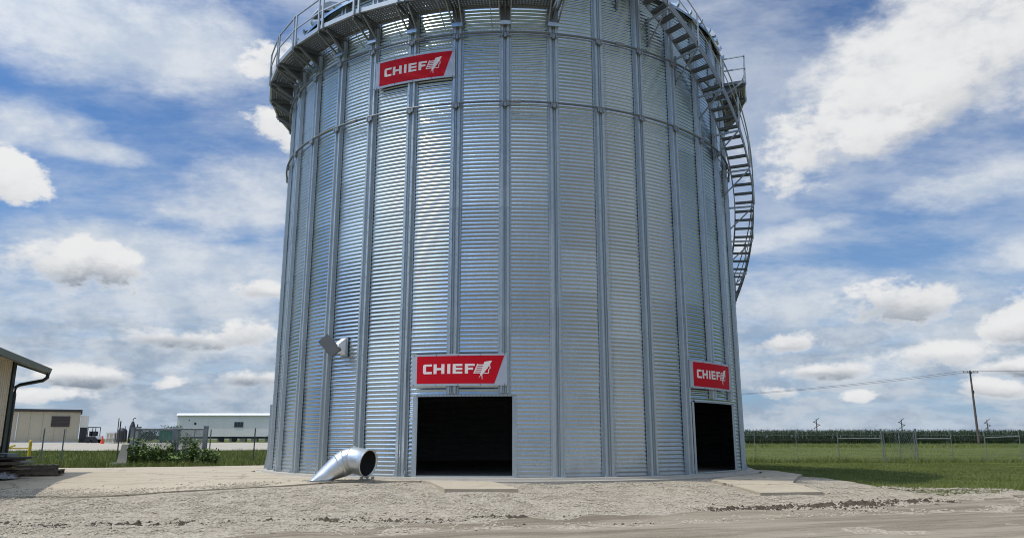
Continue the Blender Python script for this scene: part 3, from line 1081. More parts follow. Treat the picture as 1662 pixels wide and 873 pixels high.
PA, PB = 13, 150
link('stair_stringer', ribbon(SR1, PA, PB, -.15, .12, .03).mesh('outer_stringer', 'dull_steel'), BIN)
link('stair_stringer', ribbon(SR0, PA, PB, -.13, .08, .03).mesh('inner_stringer', 'dull_steel'), BIN)
tread = MB().box((0, -(SR0 + SR1) / 2, 0), (.26, SR1 - SR0 - .04, .035)).box((-.12, -(SR0 + SR1) / 2, -.035), (.02, SR1 - SR0 - .04, .06)).mesh('stair_tread', 'deck_steel')
p = PA + 1
i = 0
while p < PB:
    o = link('stair_tread', tread, BIN, RAD(p), (0, 0, hz_(p)))
    p += DT
    i += 1
for off, w in ((1.05, .045), (.58, .035)):
    link('stair_rail', MB().tube([(*cyl(q, SR1 + .05, hz_(q) + off),) for q in np.arange(PA, PB, 1.5)], w / 2, 6).mesh('stair_rail', 'walkway_steel'), BIN)
for q in np.arange(PA + 3, PB, 8.2):
    link('stair_post', MB().beam(cyl(q, SR1 + .04, hz_(q) - .1), cyl(q, SR1 + .04, hz_(q) + 1.07), .05, .05).mesh('stair_post', 'walkway_steel'), BIN)
    # support: cantilever arm, diagonal brace, wall stand-off
    z = hz_(q) - .18
    o = link('stair_support', MB().beam(cyl(q, R + .05, z), cyl(q, SR1 + .03, z), .05, .06).mesh('stair_support', 'walkway_steel'), BIN)
    link('brace', MB().beam(cyl(q - .3, R + .06, z - .85), cyl(q - .2, SR1, z - .02), .035, .045).mesh('brace', 'dull_steel'), o)
    link('stand_off', MB().beam(cyl(q, R + .05, z + .1), cyl(q, R + .05, z - .95), .06, .05).mesh('stand_off', 'dull_steel'), o)

# aeration transition on the far left of the wall
m_ = MB()
tp = -79
for a, zt in ((tp - 5.5, 1.95), (tp + 2.5, 2.25)):
    m_.beam(cyl(a, R + .10, 0), cyl(a, R + .10, zt), .14, .22)
m_.prism([cyl(tp - 5, R + .0, 0), cyl(tp - 5, R + .30, 0), cyl(tp - 5, R + .26, .20), cyl(tp - 5, R + .12, 1.05), cyl(tp - 5, R, 1.5)],
         Vector(cyl(tp + 2.2, R, 0)) - Vector(cyl(tp - 5, R, 0)))
link('air_transition', m_.mesh('air_transition', 'stiffener_steel'), BIN)


# ------------------------------------------------------------------ signs
def sign(p0, p1, z0, z1, label, square_end=False):
    rs = R + .155
    pc = (p0 + p1) / 2
    c0 = cyl(pc, rs, z0)
    t = thing('sign', (BX + c0[0], BY + c0[1], z0), label, 'sign', 'red CHIEF signs on the bin')

    def mp(off):
        def f_(s, t_):
            q = cyl(p0 + (p1 - p0) * s, rs + off, z0 + (z1 - z0) * t_)
            return Vector((BX + q[0], BY + q[1], q[2]))
        return f_

    def flat(name, polys, mat, off, th=0.0, par=None):
        out = bmesh.new()
        for pl in polys:
            b2 = sheet(pl, mp(off), (.05, 1), True, False)
            if th:
                # outward faces, then pulled back to a solid
                r_ = bmesh.ops.extrude_face_region(b2, geom=b2.faces[:])
                for e_ in r_['geom']:
                    if isinstance(e_, bmesh.types.BMVert):
                        q = e_.co - Vector((BX, BY, e_.co.z))
                        q = q.normalized() * th
                        e_.co.x -= q.x
                        e_.co.y -= q.y
                bmesh.ops.recalc_face_normals(b2, faces=b2.faces[:])
            me_ = bpy.data.meshes.new('tmp')
            b2.to_mesh(me_)
            b2.free()
            out.from_mesh(me_)
            bpy.data.meshes.remove(me_)
        return bm_mesh(out, name, mat, par or t)

    pan = flat('panel', [[(0, 0), (1, 0), (1, 1), (0, 1)]], 'sign_grey', 0, .03)
    scr = MB()
    for s_ in (.025, .27, .5, .73, .975):
        for t_ in (.035, .965):
            q = mp(.004)(s_, t_)
            scr.box((q.x - t.location.x, q.y - t.location.y, q.z - t.location.z), (.022, .022, .022))
    tag(link('screws', scr.mesh('screws', 'deck_steel'), pan), kind='stuff')
    rb, rt = (.955, .97) if square_end else (.872, .972)
    red = flat('red_field', [[(.06, .075), (rb, .06), (rt, .935), (.06, .935)]], 'sign_red', .003)
    # wordmark
    A, B = .372, .678
    hb = .068

    def rect(a, b_, c_, d_):
        return [(a, c_), (b_, c_), (b_, d_), (a, d_)]
    L = []
    # C with rounded left corners
    L += [[(.128, A + .045), (.160, A + .045), (.160, B - .045), (.128, B - .045)],
          [(.128, A + .045), (.134, A + .014), (.143, A), (.224, A), (.224, A + hb), (.160, A + hb), (.160, A + .045)],
          [(.128, B - .045), (.160, B - .045), (.160, B - hb), (.224, B - hb), (.224, B), (.143, B), (.134, B - .014)]]
    for a in (.242, .325):
        L.append(rect(a, a + .033, A, B))
    L.append(rect(.275, .325, .49, .49 + hb))
    L.append(rect(.388, .420, A, B))
    L.append(rect(.445, .477, A, B))
    for zb in (A, .491, B - hb):
        L.append(rect(.477, .545, zb, zb + hb))
    L.append(rect(.571, .604, A, B))
    L.append(rect(.604, .672, B - hb, B))
    L.append(rect(.604, .655, .491, .491 + hb))
    flat('lettering', L, 'sign_white', .005, 0, red)
    # emblem: slanted bars, a long feather, face outline and two tails
    E_ = []
    nbar = 5
    for i in range(nbar):
        a = A + (B - A) * (i / nbar) + .004
        b2 = a + (B - A) / nbar * .56
        x0 = lambda t_: .657 + (t_ - A) * .135
        x1 = lambda t_: .735 + (t_ - A) * .10
        E_.append([(x0(a), a), (x1(a), a), (x1(b2), b2), (x0(b2), b2)])
    E_.append([(.657, A), (.668, A), (.668 + .0413, B), (.657 + .0413, B)])
    E_.append([(.728, .34), (.752, .345), (.800, .52), (.848, .765), (.836, .77), (.770, .735), (.752, .58), (.742, .45)])
    for (a, b2) in (((.820, .70), (.830, .535)), ((.830, .535), (.815, .495)), ((.815, .495), (.813, .385)), ((.813, .378), (.765, .378)), ((.835, .75), (.822, .64))):
        va, vb = Vector(a), Vector(b2)
        d_ = (vb - va).normalized()
        q = Vector((-d_.y, d_.x))
        w = Vector((q.x * .0045, q.y * .013))
        E_.append([tuple(va - w), tuple(vb - w), tuple(vb + w), tuple(va + w)])
    E_.append([(.731, .345), (.742, .345), (.718, .235), (.712, .20)])
    E_.append([(.739, .345), (.750, .345), (.751, .185), (.746, .20)])
    flat('emblem', E_, 'sign_white', .006, 0, red)
    return t


sign(-28.4, -10.4, 11.86, 12.79, 'red CHIEF sign high on the bin wall between the two wind rings')
sign(-17.75, .16, 2.48, 3.37, 'red CHIEF sign directly above the wide front doorway of the bin')
sign(39.3, 56.3, 2.54, 3.40, 'red CHIEF sign above the doorway at the right side of the bin', True)

# ------------------------------------------------------------------ floodlight on the wall
fp, fz = -35.0, 3.74
def wl(t, out, z):            # tangential, outward, height at the floodlight
    c_ = cyl(fp, R + out, z)
    a = RAD(fp)
    return Vector((BX + c_[0] + t * math.cos(a), BY + c_[1] + t * math.sin(a), z))
fl = thing('floodlight', wl(0, 0, fz), 'dark flat floodlight head on a steel bracket, left of the front doorway', 'floodlight')
m_ = MB()
m_.prism([wl(-.03, .03, fz - .30), wl(-.03, .06, fz - .30), wl(-.03, .06, fz + .30), wl(-.03, .03, fz + .30)], wl(.30, 0, 0) - wl(0, 0, 0))
m_.build('wall_plate', 'stiffener_steel', fl)
MB().prism([wl(.0, .062, fz + .26), wl(.0, .062, fz - .24), wl(.0, .34, fz - .02), wl(.0, .34, fz + .05)], wl(.20, 0, 0) - wl(0, 0, 0)).build('bracket', 'white_paint', fl)
hd = Vector((math.cos(RAD(fp)), math.sin(RAD(fp)), 0))
out_v = Vector((math.sin(RAD(fp)), -math.cos(RAD(fp)), 0))
h0 = wl(.12, .34, fz - .22)
h1 = wl(-.28, .54, fz + .24)
MB().beam(h0, h1, .36, .11, up=out_v + Vector((0, 0, .8))).build('lamp_head', 'lamp_grey', fl)
nrm = (h1 - h0).cross((h1 - h0).cross(out_v + Vector((0, 0, .8)))).normalized()
if nrm.z > 0:
    nrm = -nrm
for t in (.12, .24, .36):
    MB().beam(h0.lerp(h1, t) + nrm * .060, h0.lerp(h1, t + .05) + nrm * .060, .26, .012, up=out_v + Vector((0, 0, .8))).build('lens_bar', 'window_glass', fl)
MB().tube([wl(-.20, .40, fz + .02), wl(-.30, .36, fz - .06), wl(-.32, .34, fz - .16), wl(-.24, .30, fz - .22), wl(-.12, .2, fz - .16), wl(0, .08, fz - .1)], .012, 6).build('cable', 'black_rubber', fl)

# ------------------------------------------------------------------ loose duct elbow on the concrete
du = thing('duct_elbow', (-4.6, 20.75, -.07), 'shiny sheet-metal duct elbow lying on the concrete beside the bin', 'duct')
GR = -.055
A0 = Vector((-5.15, 20.85, GR + .04))
A1 = Vector((-4.42, 21.00, GR + .50))
ax2 = Vector((.86, -.46, -.16)).normalized()
A2 = A1 + Vector((.16, .0, .04))
A3 = A2 + ax2 * .52
rd = .345


def ring_at(c_, d_, r_, n=28):
    d_ = d_.normalized()
    a = d_.cross(Vector((0, 0, 1))).normalized()
    b2 = a.cross(d_).normalized()
    return [c_ + (a * math.cos(2 * math.pi * j / n) + b2 * math.sin(2 * math.pi * j / n)) * r_ for j in range(n)]


def loft(rings, caps=()):
    m2 = MB()
    n = len(rings[0])
    for r_ in rings:
        m2.v += [tuple(q) for q in r_]
    for k in range(len(rings) - 1):
        for j in range(n):
            a, b2 = k * n, (k + 1) * n
            m2.f.append((a + j, a + (j + 1) % n, b2 + (j + 1) % n, b2 + j))
    for k in caps:
        m2.f.append(tuple(k * n + j for j in range(n)))
    return m2


d1 = (A1 - A0).normalized()
dm = (d1 + ax2).normalized()
def clampz(rg):
    return [Vector((q.x, q.y, max(q.z, GR + .004))) for q in rg]
loft([clampz(ring_at(A0 - d1 * .12 + Vector((0, 0, -.22)), d1, .20)), clampz(ring_at(A0 + d1 * .25 + Vector((0, 0, -.06)), d1, .26)), clampz(ring_at(A1 - d1 * .22, d1, .32))]).build('spout', 'bright_duct', du, True)
loft([clampz(ring_at(A1 - d1 * .22, d1, .33)), clampz(ring_at(A1 - d1 * .02, (d1 * 2 + ax2), rd))]).build('gore', 'bright_duct', du, True)
loft([ring_at(A1 - d1 * .02, (d1 * 2 + ax2), rd), ring_at(A2, (d1 + ax2 * 3), rd)]).build('gore', 'bright_duct', du, True)
collar = loft([ring_at(A2, (d1 + ax2 * 3), rd), ring_at(A3 - ax2 * .03, ax2, rd + .004), ring_at(A3, ax2, rd + .03), ring_at(A3 + ax2 * .006, ax2, rd + .03), ring_at(A3 + ax2 * .006, ax2, rd - .005), ring_at(A2 + ax2 * .05, ax2, rd - .012)], (5,)).build('collar', 'bright_duct', du, True)
loft([ring_at(A3 - ax2 * .02, ax2, rd - .014), ring_at(A2 + ax2 * .1, ax2, rd - .02)], (1,)).build('lining', 'black_rubber', du, True)
for rr_, c_, d_ in ((.335, A1 - d1 * .21, d1), (rd + .004, A1 - d1 * .02, d1 * 2 + ax2), (rd + .004, A2, d1 + ax2 * 3)):
    loft([clampz(ring_at(c_ - d_.normalized() * .012, d_, rr_)), clampz(ring_at(c_, d_, rr_ + .012)), clampz(ring_at(c_ + d_.normalized() * .012, d_, rr_))]).build('seam', 'bright_duct', du)
MB().prism([(-5.42, 20.62, GR + .006), (-4.72, 20.52, GR + .006), (-4.66, 20.80, GR + .006), (-5.30, 20.92, GR + .006)], (0, 0, .012)).build('flange', 'bright_duct', du)
for q, s in (((A0 + d1 * .28) + Vector((0, -.16, .18)), .05), ((A0 + d1 * .42) + Vector((0, -.20, .16)), .06), ((A0 + d1 * .62) + Vector((0, -.02, .24)), .06)):
    MB().beam(q, q + d1 * s * 2, .02, .05).build('latch', 'bright_duct', du)
# small anchor bracket lying by the wall
an = thing('anchor_bracket', (-3.95, 21.45, -.06), 'small grey steel bracket on the slab edge behind the duct opening', 'bracket')
MB().box((-3.95, 21.45, -.045), (.42, .10, .03)).build('bar', 'dull_steel', an)
for x in (-4.1, -3.95, -3.8):
    MB().box((x, 21.45, .0), (.06, .12, .07)).build('lug', 'dull_steel', an)

# ------------------------------------------------------------------ shed at the left
wv = Vector((.350, -.937, 0))           # along the wall, towards the road
nv = Vector((-.937, -.350, 0))          # into the building
tip = Vector((-15.94, 26.2, 0))
OV = .95
GZS = -.10
EZ_ = 3.40
corner = tip + nv * OV + wv * .35
corner.z = GZS
SHL, SHW, pitch = 8.6, 9.0, .34
sh = thing('shed', corner, 'beige metal shed with dark trim, gutter and downspout at the left edge', 'shed')


def sp(u, d, z):
    q = corner + wv * u + nv * d
    return Vector((q.x, q.y, z))


def rz_(d):
    return EZ_ + (d + OV) * pitch if d < SHW / 2 else EZ_ + (SHW - d + OV) * pitch


def wallp(u0, u1, z0, z1, mat, name, d0=0.0, th=.05):
    return MB().prism([sp(u0, d0, z0), sp(u1, d0, z0), sp(u1, d0, z1), sp(u0, d0, z1)], nv * th).build(name, mat, sh)


D0, D1, DH = 2.0, 6.2, 2.98
WT = EZ_ + OV * pitch - .12
u = .14
while u < SHL - .01:
    u1 = min(u + .23, SHL)
    if D0 - .05 < u < D1:
        zb = GZS + DH
    else:
        zb = GZS + .90
    wallp(u + .002, u1 - .002, zb, WT, 'shed_siding', 'siding_board')
    wallp(u1 - .035, u1 + .02, zb, WT - .01, 'shed_siding', 'rib', -.007, .006)
    u = u1
wallp(0, SHL, GZS + .5, WT - .02, 'shed_dark', 'wall_frame', .052, .05)
wallp(0, D0, GZS, GZS + .89, 'shed_dark', 'wainscot', -.006)
wallp(D1, SHL, GZS, GZS + .89, 'shed_dark', 'wainscot', -.006)
wallp(D0, D1, GZS, GZS + DH - .01, 'shed_door', 'door', .035, .015)
wallp(D0 - .07, D0, GZS + .90, GZS + DH + .07, 'shed_siding', 'door_trim', -.03, .03)
wallp(D0, D1, GZS + DH, GZS + DH + .08, 'shed_dark', 'door_track', -.05, .05)
MB().beam(sp(.04, .0, GZS), sp(.04, .0, WT), .16, .16).build('corner_trim', 'shed_dark', sh)
for e_ in (.0, SHL):
    MB().prism([sp(e_, .06, GZS), sp(e_, SHW - .06, GZS), sp(e_, SHW - .06, rz_(SHW) - .12), sp(e_, SHW / 2, rz_(SHW / 2) - .12), sp(e_, .06, rz_(0) - .12)], wv * .05).build('end_wall', 'shed_siding', sh)
wallp(0, SHL, GZS, rz_(SHW) - .12, 'shed_siding', 'back_wall', SHW, -.05)
for a_, b2 in ((-OV, SHW / 2), (SHW / 2, SHW + OV)):
    MB().prism([sp(-.35, a_, rz_(a_)), sp(-.35, b2, rz_(b2)), sp(-.35, b2, rz_(b2) - .05), sp(-.35, a_, rz_(a_) - .05)], wv * (SHL + .7)).build('roof', 'shed_roof', sh)
MB().prism([sp(-.33, -OV + .03, rz_(-OV) - .055), sp(-.33, .0, rz_(0) - .055), sp(-.33, .0, rz_(0) - .085), sp(-.33, -OV + .03, rz_(-OV) - .19)], wv * (SHL + .6)).build('soffit', 'shed_siding', sh)
MB().prism([sp(-.37, -OV - .0, rz_(-OV) - .052), sp(-.37, SHW / 2, rz_(SHW / 2) - .052), sp(-.37, SHW / 2, rz_(SHW / 2) - .24), sp(-.37, -OV - .0, rz_(-OV) - .24)], wv * .03).build('rake_board', 'shed_roof', sh)
MB().prism([sp(-.36, -OV - .13, EZ_ - .02), sp(-.36, -OV - .005, EZ_ - .02), sp(-.36, -OV - .005, EZ_ - .19), sp(-.36, -OV - .09, EZ_ - .19)], wv * (SHL + .7)).build('gutter', 'shed_roof', sh)
MB().tube([sp(-.15, -OV - .06, EZ_ - .16), sp(-.14, -OV - .05, EZ_ - .34), sp(-.12, -OV + .06, EZ_ - .44), sp(-.10, -.24, EZ_ - .60), sp(-.09, -.13, EZ_ - .68), sp(-.09, -.12, EZ_ - .92), sp(-.09, -.12, GZS + .06)], .06, 8).build('downspout', 'shed_dark', sh)

# ------------------------------------------------------------------ scrap heap and pallets by the shed
def board(M0, L, w, t, rz, tilt, mat, name, par):
    d = Vector((math.cos(rz) * math.cos(tilt), math.sin(rz) * math.cos(tilt), math.sin(tilt)))
    c_ = Vector(M0)
    return MB().beam(c_ - d * L / 2, c_ + d * L / 2, w, t).build(name, mat, par)


hp = Vector((-14.2, 22.2, -.10))
stack = thing('scrap_stack', hp, 'untidy stack of flattened grey metal sheets and boards beside the shed', 'scrap')
z = -.06
for i in range(15):
    w = random.uniform(.3, .7)
    L = random.uniform(.6, 1.25)
    zz_ = z + i * .047
    board((hp.x + random.uniform(-.45, .12), hp.y + random.uniform(-.35, .35), zz_), L, w, random.choice((.03, .05, .08)), random.uniform(-.35, .45), random.uniform(-.06, .06),
          random.choice(('scrap_metal', 'scrap_metal', 'pallet_wood', 'dark_machine')), 'scrap_sheet', stack)
film = thing('plastic_sheeting', (hp.x - .1, hp.y - .7, -.1), 'crumpled grey plastic sheeting on the ground against the scrap stack', 'sheeting')
bm = bmesh.new()
bmesh.ops.create_grid(bm, x_segments=26, y_segments=14, size=1)
for v in bm.verts:
    x, y = v.co.x, v.co.y
    v.co = Vector((hp.x - .15 + x * .75, hp.y - .75 + y * .35, G(hp.x, hp.y - .75) + .09 + .11 * max(0, 1 - x * x) * max(0, 1 - y * y) * (1 + fb(x, y, 2.4, 3) * 1.6) + .05 * abs(fb(x, y, 4.5, 1)) + .01))
bm_mesh(bm, 'film', 'plastic_film', film)


def pallet(loc, rz, label, n=1):
    t = thing('pallet', loc, label, 'pallet', 'pallets by the shed')
    c_, s_ = math.cos(rz), math.sin(rz)
    def q(x, y, z):
        return (loc[0] + x * c_ - y * s_, loc[1] + x * s_ + y * c_, loc[2] + z)
    for j in (-.5, 0, .5):
        MB().beam(q(-.55, j, .055), q(.55, j, .055), .05, .10).build('bearer', 'pallet_wood', t)
    for j in range(6):
        x = -.5 + j * .2
        MB().beam(q(x, -.55, .12), q(x, .55, .12), .12, .022).build('slat', 'pallet_wood', t)
    for j in (-.5, 0, .5):
        MB().beam(q(j, -.55, -.008), q(j, .55, -.008), .12, .020).build('slat', 'pallet_wood', t)
    return t


pallet((-14.35, 23.9, -.015), .35, 'dark wooden pallet lying flat, nearest the concrete')
pallet((-15.3, 24.9, -.015), .1, 'weathered wooden pallet lying flat close behind the scrap stack')
pallet((-14.5, 23.95, .13), .55, 'wooden pallet resting crookedly on top of another pallet')

# ------------------------------------------------------------------ far left: beige building, trailer, yard machines
def at(px, Y):       # X of a sight line at depth Y (design measurements of the plan)
    return (px - 831) / 1232 / 1.022 * Y


def wall_box(name, mat, x0, x1, y0, y1, z0, z1, par):
    return MB().box(((x0 + x1) / 2, (y0 + y1) / 2, (z0 + z1) / 2), (x1 - x0, y1 - y0, z1 - z0)).build(name, mat, par)


Yb = 93.0
gb = G(-55, Yb)
x0, x1 = -71.0, at(128, Yb)
bb = thing('modular_building', (x1, Yb, gb), 'long low beige building with brown roof trim and a brown louvre', 'building')
zt = 1.03 + .0336 * Yb
n = int((x1 - x0) / 1.22)
for i in range(n):
    a = x0 + (x1 - x0) * i / n
    wall_box('wall_panel', 'beige_siding', a + .012, a + (x1 - x0) / n - .012, Yb, Yb + .1, gb + .15, zt, bb)
wall_box('wall_core', 'beige_siding', x0 + .02, x1 - .02, Yb + .06, Yb + 9, gb - .2, zt - .02, bb)
wall_box('roof', 'brown_trim', x0 - .15, x1 + .15, Yb - .25, Yb + 9.2, zt, zt + .30, bb)
wall_box('skirting', 'white_paint', x0, x1, Yb - .03, Yb + .02, gb + .0, gb + .14, bb)
lv = wall_box('louvre', 'louvre_brown', at(88, Yb), at(114, Yb), Yb - .08, Yb, 1.03 + .015 * Yb, 1.03 + .0283 * Yb, bb)
for i in range(7):
    wall_box('slat', 'brown_trim', at(88.6, Yb), at(113.4, Yb), Yb - .12, Yb - .085, 1.03 + (.0158 + .0018 * i) * Yb, 1.03 + (.0168 + .0018 * i) * Yb, lv)
wall_box('conduit', 'white_paint', at(41.5, Yb), at(42.7, Yb), Yb - .12, Yb - .02, gb + .3, zt - .1, bb)
wall_box('air_unit', 'trailer_skin', x1 + .05, x1 + .95, Yb + .1, Yb + 1.6, 1.03 + .0145 * Yb, 1.03 + .0295 * Yb, bb)
wall_box('unit_stand', 'dark_machine', x1 + .1, x1 + .9, Yb + .2, Yb + 1.5, gb, 1.03 + .0145 * Yb, bb)

bb.rotation_euler = (0, 0, RAD(29))

Yt = 120.0
gt = G(-45, Yt)
tr = thing('office_trailer', (-42, Yt, gt), 'long pale grey office trailer with white roof edge on wheels', 'trailer')
tx0, tx1 = at(286, Yt), -30.0
z0, z1 = 1.03 + .0030 * Yt, 1.03 + .0295 * Yt
n = 9
for i in range(n):
    a = tx0 + (tx1 - tx0) * i / n
    wall_box('wall_panel', 'trailer_skin', a + .008, a + (tx1 - tx0) / n - .008, Yt, Yt + .08, z0, z1, tr)
wall_box('body', 'trailer_skin', tx0 + .02, tx1, Yt + .05, Yt + 3.6, z0 + .01, z1, tr)
MB().prism([(tx0 - .1, Yt - .22, z1), (tx0 - .1, Yt + 3.7, z1), (tx0 - .1, Yt + 3.7, z1 + .34), (tx0 - .1, Yt + .30, z1 + .34), (tx0 - .1, Yt - .22, z1 + .05)], (tx1 - tx0 + .2, 0, 0)).build('roof', 'white_paint', tr)
wall_box('window', 'window_glass', at(314.5, Yt), at(317.8, Yt), Yt - .03, Yt + .02, 1.03 + .0178 * Yt, 1.03 + .0208 * Yt, tr)
wv_ = wall_box('window', 'post_steel', at(379.5, Yt), at(394.5, Yt), Yt - .04, Yt + .02, 1.03 + .0145 * Yt, 1.03 + .0215 * Yt, tr)
for i in range(3):
    wall_box('pane', 'window_glass', at(380.3 + 4.7 * i, Yt), at(384.2 + 4.7 * i, Yt), Yt - .06, Yt - .045, 1.03 + .0152 * Yt, 1.03 + .0208 * Yt, wv_)
wall_box('emblem', 'post_steel', at(305, Yt), at(307, Yt), Yt - .02, Yt + .01, 1.03 + .0225 * Yt, 1.03 + .0245 * Yt, tr)
wall_box('chassis', 'dark_machine', tx0 + .3, tx1, Yt + .2, Yt + 3.3, z0 - .32, z0 - .01, tr)
for px in (352, 372, 389, 408, 430):
    x = at(px, Yt)
    wall_box('pier', 'concrete', x, x + .9, Yt + .3, Yt + 1.0, gt - .1, z0 - .33, tr)
for px in (360, 381):
    x = at(px, Yt)
    m_ = MB()
    m_.tube([(x, Yt + .1, gt + .38), (x, Yt + .35, gt + .38)], .40, 14)
    m_.build('wheel', 'black_rubber', tr)
m_ = MB()
for i in range(5):
    m_.box((at(441, Yt) - .3 * i, Yt - .8, gt + .22 * (5 - i)), (.32, 1.0, .04))
m_.build('steps', 'post_steel', tr)
for dy in (-.35, -1.25):
    MB().beam((at(441, Yt) - 1.5, Yt + dy, gt + .9), (at(441, Yt), Yt + dy, gt + 2.1), .06, .06).build('hand_rail', 'white_paint', tr)

# utility vehicle with roll cage
Yv = 88.0
gv = G(-48, Yv)
vx0, vx1 = at(141, Yv), at(160, Yv)
uvh = thing('utility_vehicle', ((vx0 + vx1) / 2, Yv, gv), 'small dark utility vehicle with roll cage beside the beige building', 'vehicle')
wall_box('body', 'dark_machine', vx0, vx1 - .3, Yv, Yv + 1.1, gv + .35, gv + .75, uvh)
wall_box('hood', 'white_paint', vx1 - .55, vx1, Yv + .1, Yv + 1.0, gv + .45, gv + .82, uvh)
for x in (vx0 + .1, vx1 - .35):
    for dy in (.05, 1.05):
        MB().beam((x, Yv + dy, gv + .7), (x, Yv + dy, gv + 1.72), .06, .06).build('cage_post', 'black_rubber', uvh)
wall_box('cage_roof', 'black_rubber', vx0 + .05, vx1 - .3, Yv, Yv + 1.1, gv + 1.72, gv + 1.80, uvh)
for i, x in enumerate((vx0 + .35, vx0 + .75)):
    MB().box((x, Yv + .5, gv + 1.05), (.14, .9, .55)).build('seat', 'black_rubber', uvh)
for x in (vx0 + .25, vx1 - .3):
    for dy in (-.05, 1.0):
        MB().tube([(x, Yv + dy, gv + .30), (x, Yv + dy + .2, gv + .30)], .30, 14).build('wheel', 'black_rubber', uvh)

# traffic cone
Yc = 84.0
gc = G(-45, Yc)
cx = at(168, Yc)
co_ = thing('traffic_cone', (cx, Yc, gc), 'orange traffic cone standing by the pale gravel lane', 'traffic cone')
MB().tube([(cx, Yc, gc + .04), (cx, Yc, gc + .85)], [.20, .04], 12).build('cone', 'orange_plastic', co_)
MB().box((cx, Yc, gc + .02), (.5, .5, .04)).build('base', 'orange_plastic', co_)
# pale rack / tote
tx, ty = at(173, 86), 86.0
g_ = G(tx, ty)
ra = thing('caged_tank', (tx + .6, ty, g_), 'cream caged liquid tank standing right of the orange cone', 'tank')
wall_box('tank', 'beige_siding', tx + .06, tx + 1.22, ty + .06, ty + 1.1, g_ + .16, g_ + 1.12, ra)
for x in (tx, tx + .42, tx + .85, tx + 1.28):
    MB().beam((x, ty, g_ + .02), (x, ty, g_ + 1.24), .05, .05).build('cage_bar', 'white_paint', ra)
for z in (.1, .62, 1.22):
    MB().beam((tx, ty - .03, g_ + z), (tx + 1.28, ty - .03, g_ + z), .05, .06).build('cage_bar', 'white_paint', ra)
# pump skid
px_, py_ = at(191, 86), 86.0
g_ = G(px_, py_)
pu = thing('pump_skid', (px_ + .6, py_, g_), 'dark pump skid with domed tank and upright pipes behind the fence enclosure', 'pump')
MB().tube([(px_ + .55, py_, g_ + .2), (px_ + .55, py_, g_ + 1.35), (px_ + .55, py_, g_ + 1.58), (px_ + .55, py_, g_ + 1.68)], [.50, .50, .36, .10], 14).build('tank', 'dark_machine', pu)
for x, h_, r_ in ((.02, 2.75, .05), (.28, 1.95, .035), (.85, 1.9, .03)):
    MB().tube([(px_ + x, py_, g_), (px_ + x, py_, g_ + h_)], r_, 8).build('pipe', 'dark_machine', pu)
for x in (.05, .4, .75, 1.05):
    MB().beam((px_ + x, py_ - .4, g_), (px_ + x, py_ - .4, g_ + 1.2), .08, .06).build('frame_post', 'brown_trim', pu)
vx = at(211, 86)
va = thing('valve_stack', (vx, 86.5, g_), 'tall dark valve stack with a bent top pipe behind the enclosure', 'valve')
MB().tube([(vx, 86.5, g_), (vx, 86.5, g_ + 1.3), (vx, 86.5, g_ + 1.9), (vx, 86.5, g_ + 2.4)], [.34, .34, .28, .12], 12).build('body', 'dark_machine', va)
MB().tube([(vx, 86.5, g_ + 2.3), (vx, 86.5, g_ + 2.68), (vx + .1, 86.5, g_ + 2.76), (vx + .3, 86.5, g_ + 2.74)], .05, 8).build('pipe', 'dark_machine', va)
MB().beam((vx + .55, 86.5, g_), (vx + .55, 86.5, g_ + 2.1), .10, .08).build('pipe', 'brown_trim', va)
# green container
Yg = 100.0
gg = G(-45, Yg)
gx0, gx1 = at(259, Yg), at(284, Yg)
ct = thing('green_container', ((gx0 + gx1) / 2, Yg, gg), 'dark green waste container left of the pale trailer', 'container')
m_ = MB()
m_.prism([(gx0 + .12, Yg, gg + .25), (gx1, Yg, gg + .25), (gx1, Yg, gg + 1.55), (gx0, Yg, gg + 1.55)], (0, 1.8, 0))
m_.build('body', 'green_paint', ct)
for i in range(5):
    x = gx0 + .15 + (gx1 - gx0 - .3) * i / 4
    MB().box((x, Yg - .04, gg + .9), (.08, .08, 1.25)).build('rib', 'green_paint', ct)
wall_box('rim', 'green_paint', gx0 - .06, gx1 + .06, Yg - .08, Yg + 1.88, gg + 1.55, gg + 1.66, ct)
wall_box('runner', 'dark_machine', gx0 + .1, gx1 - .1, Yg + .1, Yg + 1.7, gg, gg + .25, ct)


# leaf clouds --------------------------------------------------------
def leaves(m_, c_, rad, n, size, flat=.5, lo=None):
    for _ in range(n):
        d = Vector((random.gauss(0, 1), random.gauss(0, 1), random.gauss(0, 1)))
        d.normalize()
        d *= random.random() ** .45
        p_ = Vector((c_[0] + d.x * rad[0], c_[1] + d.y * rad[1], c_[2] + d.z * rad[2]))
        if lo is not None and p_.z < lo:
            continue
        s_ = size * random.uniform(.6, 1.3)
        a = Vector((random.gauss(0, 1), random.gauss(0, 1), random.gauss(0, flat))).normalized()
        b2 = a.cross(Vector((random.gauss(0, .5), random.gauss(0, .5), 1))).normalized() * s_ * .45
        a *= s_
        m_.quad(p_ - a, p_ + b2, p_ + a, p_ - b2)


def bush(name, loc, rad, n, size, label, cat, mat='bush_leaf', group=None):
    t = thing(name, loc, label, cat, group)
    m_ = MB()
    m2 = MB()
    for j in range(7):
        a = random.uniform(0, 6.28)
        q = (loc[0] + rad[0] * .6 * math.cos(a), loc[1] + rad[1] * .6 * math.sin(a), loc[2] + rad[2] * random.uniform(.7, 1.5))
        m2.tube([loc, ((loc[0] + q[0]) / 2, (loc[1] + q[1]) / 2, loc[2] + rad[2] * .6), q], [.04, .03, .01], 5)
        leaves(m_, q, (rad[0] * .5, rad[1] * .5, rad[2] * .5), n // 9, size)
    leaves(m_, (loc[0], loc[1], loc[2] + rad[2]), rad, n // 3, size, lo=loc[2])
    m_.build('crown', mat, t)
    m2.build('trunk', 'weed_stem', t)
    return t


